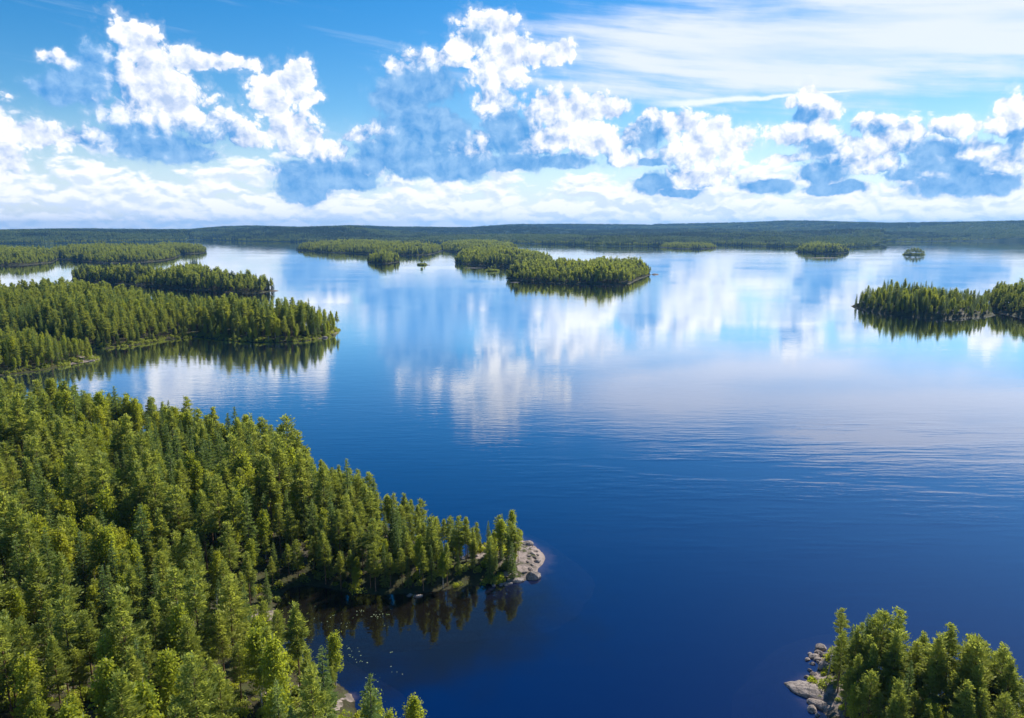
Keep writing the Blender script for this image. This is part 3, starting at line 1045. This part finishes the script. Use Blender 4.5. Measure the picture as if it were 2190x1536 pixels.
# trees singled out in the photograph
lx, ly = ground(884, 1474, 13.5)
near_list.append(('lone', 2, lx, ly, 0.6, 3.0, 0.86, 1, 0.3))
for (px, py, kk, s) in ((1108, 1205, 0, 0.52), (1090, 1215, 0, 0.66), (1068, 1196, 0, 0.60), (1048, 1222, 1, 0.62)):
    x_, y_ = ground(px, py, 1.0)
    near_list.append(('near', kk, x_, y_, float(near.field(np.array([x_]), np.array([y_]))[1][0]), 6.0, s, 2, px * 0.7))

cand = []
for n, t in enumerate(near_list):
    px, py = to_px((t[2], t[3], t[4] + 9 * t[6]))
    vis = -60 < px < 2250 and py < 1640
    dist = math.sqrt(t[2] ** 2 + t[3] ** 2 + CAM_H ** 2)
    cand.append((t[6] * HREF[KINDS[t[1]]] / dist if vis else 0.0, n))
single = set()
for k in range(3):
    c = sorted([(s, n) for (s, n) in cand if near_list[n][1] == k and s > 0], reverse=True)[:300]
    single |= {n for _, n in c}

COLW = ['at the left edge', 'left of the sandy cove', 'above the sandy cove', 'beside the shaded bay', 'toward the rocky point', 'behind the rocky point']
ORD = ['nearest', 'second', 'third', 'fourth', 'fifth', 'sixth', 'seventh', 'eighth', 'ninth', 'tenth', 'eleventh', 'twelfth']
KWORD = {'pine': 'olive pine', 'spruce': 'conical spruce', 'birch': 'leafy birch'}
tip_rank = sorted([n for n in single if near_list[n][0] == 'near' and math.hypot(near_list[n][2] - TIP[0], near_list[n][3] - TIP[1]) < 42],
                  key=lambda n: math.hypot(near_list[n][2] - TIP[0], near_list[n][3] - TIP[1]))[:12]
cor = [n for n in single if near_list[n][0] == 'corner']
cor_rank = sorted(cor, key=lambda n: to_px(near_list[n][2:5])[0])[:10]


def tree_label(n):
    key, k, x, y, z, d, s, v, rt = near_list[n]
    kind = KINDS[k]
    w = KWORD[kind]
    if key == 'lone':
        return 'lone round birch rising from the water edge at the bottom of the picture', None
    if n in tip_rank:
        o = ORD[tip_rank.index(n)]
        return (f'{w} on the rocky point, {o} to its bare tip' if o == 'nearest' else f'{w} on the rocky point, {o} from its bare tip'), 'trees on the rocky point'
    px, py = to_px((x, y, z + HREF[kind] * s * 0.7))
    size = 'tall' if s > 1.1 else ('small' if s < 0.72 else 'medium')
    if key == 'corner':
        if n in cor_rank:
            o = 'first' if cor_rank.index(n) == 0 else ORD[cor_rank.index(n)]
            return f'{w} on the lower right islet, {o} from its left side', 'trees on the lower right islet'
        c = 'left part' if px < 1950 else 'right part'
        rw = 'far row' if py < 1430 else 'near row'
        return f'{size} {w} in {rw}, {c} of lower right islet', 'trees on the lower right islet'
    if key == 'right':
        c = 'western end' if px < 1900 else ('middle' if px < 2010 else 'eastern end')
        return f'{size} {w} on the {c} of the dark right island', 'trees on the dark right island'
    c = COLW[min(5, max(0, int(px // 190)))]
    rows = ['by the far waterline', 'in the upper wood', 'in the middle wood', 'in the lower wood', 'in the bottom row']
    rr = rows[min(4, max(0, int((py - 860) // 135)))]
    return f'{size} {w} {rr} {c}', f'{kind} trees of the near forest'


ORDS = ['first', 'second', 'third', 'fourth', 'fifth', 'sixth', 'seventh', 'eighth', 'ninth', 'tenth', 'eleventh', 'twelfth', 'thirteenth', 'fourteenth', 'fifteenth',
        'sixteenth', 'seventeenth', 'eighteenth', 'nineteenth', 'twentieth']
ORDS += ['twenty-' + w for w in ORDS[:9]] + ['thirtieth'] + ['thirty-' + w for w in ORDS[:9]] + ['fortieth'] + ['forty-' + w for w in ORDS[:9]]
LABEL = {n: tree_label(n) for n in single}
same = {}
for n in sorted(single, key=lambda q: to_px(near_list[q][2:5])[0]):
    same.setdefault(LABEL[n][0], []).append(n)
for lb, ns in same.items():
    if len(ns) > 1:
        for i, n in enumerate(ns):
            LABEL[n] = (lb + ', ' + (ORDS[i] if i < len(ORDS) else 'far') + ' from left', LABEL[n][1])
rest = []
for n, t in enumerate(near_list):
    key, k, x, y, z, d, s, v, rt = t
    if n not in single:
        rest.append(t)
        continue
    kind = KINDS[k]
    root = bpy.data.objects.new(kind + '_tree', None)
    root.empty_display_size = 0.5
    root.location = (x, y, z - 0.1)
    root.rotation_euler = (0, 0, rt)
    root.scale = (s * random.uniform(0.92, 1.1), s * random.uniform(0.92, 1.1), s)
    COL.objects.link(root)
    lb, gp = LABEL[n]
    tag(root, lb, kind, gp)
    for ch in PROTO[kind][v][:2]:
        c = ch.copy()
        c.name = 'trunk' if ch is PROTO[kind][v][0] else 'crown'
        c.parent = root
        COL.objects.link(c)

NAMES = {'near': ('near_forest', 'dense mixed forest filling the near left shore'), 'corner': ('islet_forest', 'pines massed on the lower right islet'),
         'right': ('right_island_forest', 'dark pines along the ridge of the right island')}
for key, (nm, lb) in NAMES.items():
    ts = [t for t in rest if t[0] == key]
    if ts:
        gn_forest(nm, lb, [(t[2], t[3], t[4] - 0.1) for t in ts], [t[1] * NVAR + t[7] for t in ts], [t[8] for t in ts], [t[6] for t in ts], C_NEAR)


def mass(name, label, L, step, dmin, hmul, pb, ps, seed, collection, per, thin=0.0, shrink=16.0):
    x, y, z, d, r = scatter(L, step, dmin, thin, seed=seed)
    k = kinds_of(x, y, r, pb, ps, 60.0, seed)
    s = hmul * r.uniform(0.55, 1.25, x.shape) * (0.6 + 0.4 * np.clip(d / shrink, 0, 1)) * (1.0 + 0.9 * fbm(x / 45.0, y / 45.0, 3, seed + 900))
    return gn_forest(name, label, np.stack([x, y, z - 0.2], -1), k * per + r.integers(0, per, x.shape), r.uniform(0, 6.28, x.shape), s, collection)


mass('peninsula_forest', 'mixed forest on the long peninsula left of the open water', mid, 5.2, 1.5, 1.12, 0.16, 0.40, 21, C_NEAR, NVAR)
mass('spit_forest', 'light green wood on the low spit at the left edge', spit, 4.6, 2.0, 0.95, 0.30, 0.25, 22, C_NEAR, NVAR)
mass('right_edge_forest', 'dark pine wood cut by the right picture edge', right_b, 4.4, 2.0, 1.05, 0.06, 0.30, 23, C_NEAR, NVAR, 0.15)
mass('long_island_forest', 'forest covering the long flat island', long_i, 5.2, 1.5, 1.12, 0.16, 0.35, 24, C_LOW, 4)
mass('east_island_forest', 'bright green forest on the island in mid lake', twin, 5.2, 1.5, 1.12, 0.25, 0.35, 25, C_LOW, 4)
mass('west_island_forest', 'forest on the darker of the two joined islands', twin_b, 5.4, 1.5, 1.12, 0.15, 0.45, 26, C_LOW, 4)
FAR_NAMES = [('left_headland_forest', 'forest on the headland at the far left edge'), ('broad_headland_forest', 'forest on the broad headland behind the long island'),
             ('thin_headland_forest', 'forest on the thin headland in the narrow bay'), ('centre_island_forest', 'forest on the long central island'),
             ('round_islet_forest', 'trees crowding the small round islet'), ('back_island_forest', 'forest on the island behind the joined islands'),
             ('flat_islet_forest', 'forest on the flat islet before the far shore'), ('dark_islet_forest', 'forest on the dark islet off the right headland')]
for i, (L, (nm, lb)) in enumerate(zip(FAR, FAR_NAMES)):
    mass(nm, lb, L, 6.2 if i not in (4, 6, 7) else 5.4, 1.5, 1.15 if i != 6 else 0.8, 0.15, 0.42, 30 + i, C_LOW, 4, shrink=20.0)

# far mainland forest in clumps
r = np.random.default_rng(77)
pts = []
dist = 3400.0
while dist < 9600:
    stp = 42 + (dist - 3400) * 0.007
    n = int(2 * rad(48) * dist / stp)
    a = np.linspace(-rad(48), rad(48), n) + r.uniform(-.4, .4, n) * stp / dist
    d_ = dist + r.uniform(-.45, .45, n) * stp
    rsv, tev = far_profile(a)
    ok = d_ > rsv + 32
    h = far_height(a, d_, rsv, tev)
    open_ = fbm(np.sin(a) * d_ / 420, np.cos(a) * d_ / 260, 3, 333) > 0.27
    ok &= ~(open_ & (d_ > rsv + 250))
    for aa, dd, hh in zip(a[ok], d_[ok], h[ok]):
        pts.append((math.sin(aa) * dd, math.cos(aa) * dd, hh - 1.5))
    dist += stp
pa = np.array(pts)
tone = fbm(pa[:, 0] / 900, pa[:, 1] / 420, 4, 611) + 0.08 * r.normal(0, 1, len(pts))
paz = np.arctan2(pa[:, 0], pa[:, 1])
tone = tone + 0.22 * np.exp(-(np.hypot(pa[:, 0], pa[:, 1]) - far_profile(paz)[0]) / 700.0) - 0.04
far_pick = np.clip(np.floor(2.9 + tone * 15), 0, 5).astype(int)
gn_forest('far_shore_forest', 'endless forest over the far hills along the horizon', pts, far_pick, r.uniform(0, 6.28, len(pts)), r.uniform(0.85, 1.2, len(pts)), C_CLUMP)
# first row right at the far waterline
a = np.linspace(-rad(46), rad(46), 2600)
rsv, tev = far_profile(a)
rsv = rsv + 6 + r.uniform(0, 26, len(a))
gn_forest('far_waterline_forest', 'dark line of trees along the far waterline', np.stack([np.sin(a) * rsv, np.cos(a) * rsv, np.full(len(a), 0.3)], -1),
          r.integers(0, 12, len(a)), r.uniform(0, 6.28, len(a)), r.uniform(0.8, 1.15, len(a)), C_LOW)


# trees on the tiny islets: countable, each its own thing
def small_tree(kind, px, py, s, label, group, wide=1.45):
    x, y = ground(px, py, 0.5)
    L = min(SMALL, key=lambda q: np.hypot(*(q.poly.mean(0) - (x, y))))
    z = max(0.05, float(L.field(np.array([x]), np.array([y]))[1][0]))
    root = bpy.data.objects.new(kind + '_tree', None)
    root.location = (x, y, z - 0.1)
    root.rotation_euler = (0, 0, px)
    root.scale = (s * wide, s * wide, s)
    COL.objects.link(root)
    tag(root, label, kind, group)
    v = int(px) % NVAR
    for nm, ch in zip(('trunk', 'crown'), PROTO[kind][v][:2]):
        c = ch.copy()
        c.name = nm
        c.parent = root
        COL.objects.link(c)


small_tree('birch', 902, 566.5, 0.95, 'round leafy tree on the tiny islet near the lake centre', None, 2.2)
small_tree('pine', 908, 567, 0.5, 'low bushy pine beside the round tree on the tiny central islet', None)
for i, (x, s) in enumerate(((1045, .5), (1051, .62), (1058, .8))):
    small_tree('pine', x, 580, s, f'thin pine on the low skerry, {ORDS[i]} from the left', 'thin pines on the skerry', 1.9)
for i in range(18):
    x = 1934.5 + 2.4 * i
    small_tree('pine' if i % 5 else 'spruce', x, 544.75 + (i % 3) * 0.28, (0.62 + 0.55 * math.sin(math.pi * (i + 1.5) / 20)) * (1.0, 0.82, 1.12)[i % 3],
               f'dark tree on the islet near the right shore, {ORDS[i]} from the left', 'trees on the small right islet', 1.9)
for i, (x, s) in enumerate(((408, .8), (413, 1.0), (417, 1.05), (421, .85))):
    small_tree('spruce', x, 568.5, s, f'dark spruce on the bay islet, {ORDS[i]} from the left', 'spruces on the bay islet', 2.0)


# ------------------------------------------------------------------ boulders
def boulder(px, py, sx, sy, sz, label, seed, rot=0.0, z=None, tilt=(0, 0), name='boulder', cat='rock', group=None, dz=0.0):
    x, y = ground(px, py, 0.3)
    bm = bmesh.new()
    bmesh.ops.create_icosphere(bm, subdivisions=3, radius=1.0)
    rr = random.Random(seed)
    ox, oy, oz = rr.uniform(0, 50), rr.uniform(0, 50), rr.uniform(0, 50)
    from mathutils import noise as mn
    planes = [(Vector((rr.uniform(-1, 1), rr.uniform(-1, 1), rr.uniform(-.3, 1))).normalized(), rr.uniform(0.62, 0.9)) for _ in range(7)]
    for v in bm.verts:
        c = v.co.copy()
        for nrm, dd in planes:
            k = c.dot(nrm)
            if k > dd:
                c -= nrm * (k - dd) * 0.9
        c *= 1 + 0.14 * mn.noise(Vector((c.x * 1.6 + ox, c.y * 1.6 + oy, c.z * 1.6 + oz))) + 0.05 * mn.noise(Vector((c.x * 5 + ox, c.y * 5 + oy, c.z * 5)))
        v.co = Vector((c.x * sx, c.y * sy, c.z * sz))
    me = bpy.data.meshes.new(name)
    bm.to_mesh(me)
    bm.free()
    me.materials.append(M_ROCK)
    o = bpy.data.objects.new(name, me)
    o.location = (x, y, (0.12 * sz if z is None else z) + dz)
    o.rotation_euler = (tilt[0], tilt[1], rot)
    COL.objects.link(o)
    tag(o, label, cat, group)
    return o


def on(L, px, py):
    x, y = ground(px, py, 0.3)
    return float(L.field(np.array([x]), np.array([y]))[1][0])


GP, GC = 'boulders on the rocky point', 'boulders on the lower right islet'
boulder(1140, 1234, 2.0, 1.5, 1.5, 'large dark rounded boulder at the water below the rocky point', 1, 0.3, group=GP)
boulder(1134, 1221, 1.0, 0.8, 0.8, 'small boulder just above the large dark one on the point', 2, 1.1, z=0.4, group=GP)
boulder(1127, 1166, 2.0, 1.1, 1.1, 'dark boulder on the far edge of the rocky point', 3, 0.2, z=0.5, group=GP)
boulder(1102, 1240, 2.2, 1.3, 0.75, 'flat pale slab at the near waterline of the rocky point', 4, 0.15, group=GP)
boulder(1085, 1247, 1.6, 0.9, 0.5, 'low pale rock awash left of the flat slab', 5, 0.5, group=GP)
boulder(1138, 1190, 0.9, 0.8, 0.7, 'dark jagged stone in the middle of the bare rock point', 6, 0.5, z=0.9, group=GP)
boulder(1147, 1203, 1.1, 0.6, 0.5, 'small mossy stone near the end of the bare rock point', 7, 0.2, z=0.6, group=GP)
boulder(1028, 1172, 1.9, 1.1, 0.8, 'pale rock lying among the pines of the point', 8, 0.4, z=on(near, 1028, 1172) + 0.2, group=GP)
boulder(1012, 1200, 1.8, 1.0, 0.8, 'second pale rock under the pines behind the point', 9, 0.1, z=on(near, 1012, 1200) + 0.2, group=GP)
boulder(893, 1273, 1.2, 0.7, 0.5, 'small pale rock at the shaded bay waterline', 10, 0.1)
boulder(876, 1271, 0.8, 0.6, 0.4, 'smaller rock left of the pale one in the shaded bay', 12, 0.6)
boulder(566, 1356, 2.3, 1.0, 0.8, 'pale elongated rock at the head of the sandy cove', 13, -0.5)
boulder(1742, 1484, 5.6, 2.3, 1.1, 'long pale granite slab sloping into the water of the lower right islet', 14, -0.75, tilt=(0.12, 0.05), group=GC)
boulder(1756, 1506, 2.6, 1.3, 0.9, 'smaller slab piece below the long granite slab', 15, -0.7, group=GC)
boulder(1755, 1386, 1.3, 1.0, 1.1, 'dark upright boulder at the far shallows of the lower right islet', 16, 0.2, group=GC)
boulder(1757, 1396, 0.9, 0.7, 0.6, 'pale stone just below the dark upright boulder', 17, 0.9, group=GC)
boulder(1742, 1403, 1.3, 0.8, 0.6, 'flat stone in the shallows left of the islet', 18, 0.1, group=GC)
boulder(1748, 1408, 0.9, 0.6, 0.5, 'second flat stone beside the shallows', 19, 0.5, group=GC)
boulder(1770, 1402, 1.4, 0.9, 0.7, 'pale rock at the islet edge below the trees', 20, -0.2, group=GC)
boulder(1740, 1440, 0.8, 0.6, 0.5, 'small stone midway along the islet shore', 21, 0.2, group=GC)
boulder(1742, 1453, 1.0, 0.9, 0.8, 'round stone just above the long granite slab', 22, 0.2, group=GC)
boulder(1762, 1430, 1.3, 1.0, 0.9, 'pale rock in the green bank of the islet', 24, 0.7, z=0.8, group=GC)
boulder(1767, 1518, 0.7, 0.5, 0.4, 'tiny rock off the lower end of the slab', 25, 0.2, group=GC)
boulder(1738, 1516, 1.0, 0.9, 0.8, 'mossy rock in the water below the slab', 26, 0.2, group=GC)
boulder(1401, 587, 6.5, 3.5, 1.7, 'lone dark rock off the tip of the bright green island', 27, 0.1)
boulder(586, 622, 6.0, 3.0, 1.3, 'bare rock at the east end of the long flat island', 28, 0.1)
boulder(916, 567, 4.0, 2.5, 1.0, 'low rock right of the tiny central islet', 29, 0.0)
boulder(1020, 573, 26.0, 3.0, 0.7, 'long low rock ledge left of the skerry', 30, 0.0)
boulder(1100, 604, 9.0, 2.0, 0.6, 'low rock ledge before the bright green island', 31, 0.0)
boulder(712, 716, 3.0, 2.0, 1.6, 'pale boulder near the tip of the long peninsula', 33, 0.3)
boulder(694, 722, 2.4, 1.6, 1.2, 'second pale boulder on the peninsula waterline', 34, 0.3)
boulder(185, 771, 5.0, 2.2, 1.0, 'flat pale rock on the tip of the left spit', 35, 0.1)
boulder(2110, 674, 4.5, 2.0, 1.0, 'pale rocks at the east foot of the right island', 36, 0.2)
boulder(1755, 551.5, 55.0, 6.0, 0.6, 'thin dark reef lying flat in the water right of centre', 37, 0.0)

# ------------------------------------------------------------------ shrubs and floating leaves
shr = []
x, y, z, d, r = scatter(near, 2.4, 0.2, 0.5, seed=60)
sel = (np.hypot(x, y) < 260) & (np.hypot(x - TIP[0], y - TIP[1]) > 9)
shr += [(x[i], y[i], z[i] - 0.15) for i in np.nonzero(sel)[0]]
gn_forest('near_shore_undergrowth', 'low bushes and saplings under the near trees', shr, r.integers(0, 4, len(shr)), r.uniform(0, 6.28, len(shr)), r.uniform(0.5, 1.9, len(shr)), C_BUSH)
x, y, z, d, r = scatter(corner, 1.8, 0.8, 0.35, seed=61)
gn_forest('islet_undergrowth', 'bright low bushes on the bank of the lower right islet', np.stack([x, y, z - 0.1], -1), r.integers(0, 4, len(x)), r.uniform(0, 6.28, len(x)), r.uniform(0.5, 1.5, len(x)), C_BUSH)

for key, L, lb in (('peninsula_undergrowth', mid, 'low bushes along the waterline of the long peninsula'), ('spit_undergrowth', spit, 'low bushes along the left spit')):
    x, y, z, d, r = scatter(L, 2.6, 0.3, 0.15, seed=62)
    ok = d < 9
    gn_forest(key, lb, np.stack([x, y, z - 0.2], -1)[ok], 2 * r.integers(0, 2, ok.sum()), r.uniform(0, 6.28, ok.sum()), r.uniform(0.7, 2.0, ok.sum()), C_BUSH)
q_ = []
for L in SMALL:
    x, y, z, d, r = scatter(L, 2.2, 0.6, 0.1, seed=63)
    q_ += list(zip(x, y, z - 0.2))
r = np.random.default_rng(64)
gn_forest('islet_bushes', 'dense low bushes on the tiny islets', q_, 2 * r.integers(0, 2, len(q_)), r.uniform(0, 6.28, len(q_)), r.uniform(1.6, 3.4, len(q_)), C_BUSH)

# loose stones on the bare rock of the point and in the islet shallows
for i, (px, py) in enumerate(sorted(((1128, 1180), (1133, 1174), (1145, 1182), (1150, 1190), (1143, 1197), (1152, 1199), (1131, 1196), (1138, 1210), (1128, 1207), (1122, 1228), (1117, 1238), (1072, 1249), (1056, 1251), (1120, 1170)))):
    boulder(px, py, 0.5 + 0.25 * (i % 3), 0.4 + 0.1 * (i % 2), 0.32, f'small loose stone on the bare rock point, {ORDS[i]} from the left', 60 + i, i * 0.9, z=max(0.05, on(near, px, py)) + 0.08, group='loose stones on the point', name='stone', cat='stone')
for i, (px, py) in enumerate(sorted(((1733, 1398), (1748, 1392), (1727, 1408), (1738, 1418), (1752, 1415), (1733, 1432), (1726, 1446), (1748, 1528), (1776, 1412), (1760, 1442)))):
    boulder(px, py, 0.55 + 0.2 * (i % 3), 0.45, 0.4, f'small stone in the lower right islet shallows, {ORDS[i]} from the left', 80 + i, i * 0.7, z=0.05, group='stones in the islet shallows', name='stone', cat='stone')

# dead snags
dtv, dtf, dcv, dcf = make_tree('pine', 15.0, 60, 0.12, 4242)
m_, g_, out_ = new_mat('dead_wood')
tc_ = g_.nt.nodes.new('ShaderNodeTexCoord')
g_.nt.links.new(bsdf(g_, g_.mix(g_.noise(tc_.outputs['Object'], 3.0, 3.0), (0.20, 0.18, 0.16), (0.40, 0.37, 0.34)), 0.9, 0.1), out_.inputs['Surface'])
dead = mesh_obj('trunk', dtv, dtf, m_, link=False, smooth=True)
for i, (px, py, lb) in enumerate(((235, 1345, 'left of centre in the lower wood'), (470, 1430, 'near the bottom shore'), (700, 1215, 'above the shaded bay'), (1000, 1190, 'on the neck of the rocky point'), (120, 1260, 'at the left edge'), (1772, 1440, 'on the lower right islet'))):
    L = near if px < 1500 else corner
    x, y = ground(px, py, 1.0)
    root = bpy.data.objects.new('dead_tree', None)
    root.location = (x, y, float(L.field(np.array([x]), np.array([y]))[1][0]) - 0.1)
    root.rotation_euler = (0.04 * (i % 3 - 1), 0.05 * (i % 2), i * 1.3)
    root.scale = (1, 1, (0.75, 0.9, 0.6, 0.55, 0.95, 0.4)[i])
    COL.objects.link(root)
    tag(root, 'bare grey dead tree ' + lb, 'dead tree', 'dead trees')
    c = dead.copy()
    c.name = 'trunk'
    c.parent = root
    COL.objects.link(c)

m_, g_, out_ = new_mat('lily_leaf')
oi_ = g_.nt.nodes.new('ShaderNodeNewGeometry')
g_.nt.links.new(bsdf(g_, g_.mix(oi_.outputs['Random Per Island'], (0.09, 0.15, 0.05), (0.28, 0.33, 0.20)), 0.25, 0.6), out_.inputs['Surface'])
lv, lf = [], []
rr = random.Random(5)
cl = [(rr.uniform(640, 850), rr.uniform(1290, 1460)) for _ in range(26)]
for (cx, cy) in cl:
    if to_px((0, 1, 0)) is None:
        continue
    for _ in range(rr.randint(2, 9)):
        px, py = cx + rr.gauss(0, 9), cy + rr.gauss(0, 6)
        x, y = ground(px, py)
        if near.field(np.array([x]), np.array([y]))[0][0] > -1.0:
            continue
        R0 = rr.uniform(0.07, 0.15)
        tx, ty, st = rr.uniform(-.12, .12), rr.uniform(-.12, .12), rr.uniform(0, 6.28)
        b0 = len(lv)
        lv.append((x, y, 0.03))
        for k in range(10):
            a_ = st + 0.25 + (2 * math.pi - 0.5) * k / 9
            dx, dy = R0 * math.cos(a_), R0 * math.sin(a_)
            lv.append((x + dx, y + dy, 0.03 + tx * dx + ty * dy))
        for k in range(9):
            lf.append((b0, b0 + 1 + k, b0 + 2 + k))
lp = mesh_obj('floating_lily_leaves', lv, lf, m_)
tag(lp, 'scattered pale lily leaves floating in the shaded bay', None, None, 'stuff')

# ------------------------------------------------------------------ haze
hz_m = bpy.data.materials.new('haze_air')
hz_m.use_nodes = True
hz_m.node_tree.nodes.clear()
pv = hz_m.node_tree.nodes.new('ShaderNodeVolumePrincipled')
pv.inputs['Color'].default_value = (0.20, 0.53, 1.0, 1)
pv.inputs['Density'].default_value = 3.7e-5
pv.inputs['Anisotropy'].default_value = 0.2
ho = hz_m.node_tree.nodes.new('ShaderNodeOutputMaterial')
hz_m.node_tree.links.new(pv.outputs[0], ho.inputs['Volume'])
X, Y0, Y1, Z0, Z1 = 31000.0, -3100.0, 30500.0, -8.0, 330.0
hv_ = [(-X, Y0, Z0), (X, Y0, Z0), (X, Y1, Z0), (-X, Y1, Z0), (-X, Y0, Z1), (X, Y0, Z1), (X, Y1, Z1), (-X, Y1, Z1)]
hf_ = [(0, 3, 2, 1), (4, 5, 6, 7), (0, 1, 5, 4), (1, 2, 6, 5), (2, 3, 7, 6), (3, 0, 4, 7)]
hz = mesh_obj('haze', hv_, hf_, hz_m)
tag(hz, 'thin blue haze over the lake', None, None, 'stuff')
print('TREES single', len(single), 'rest', len(rest), 'far clumps', len(pts))
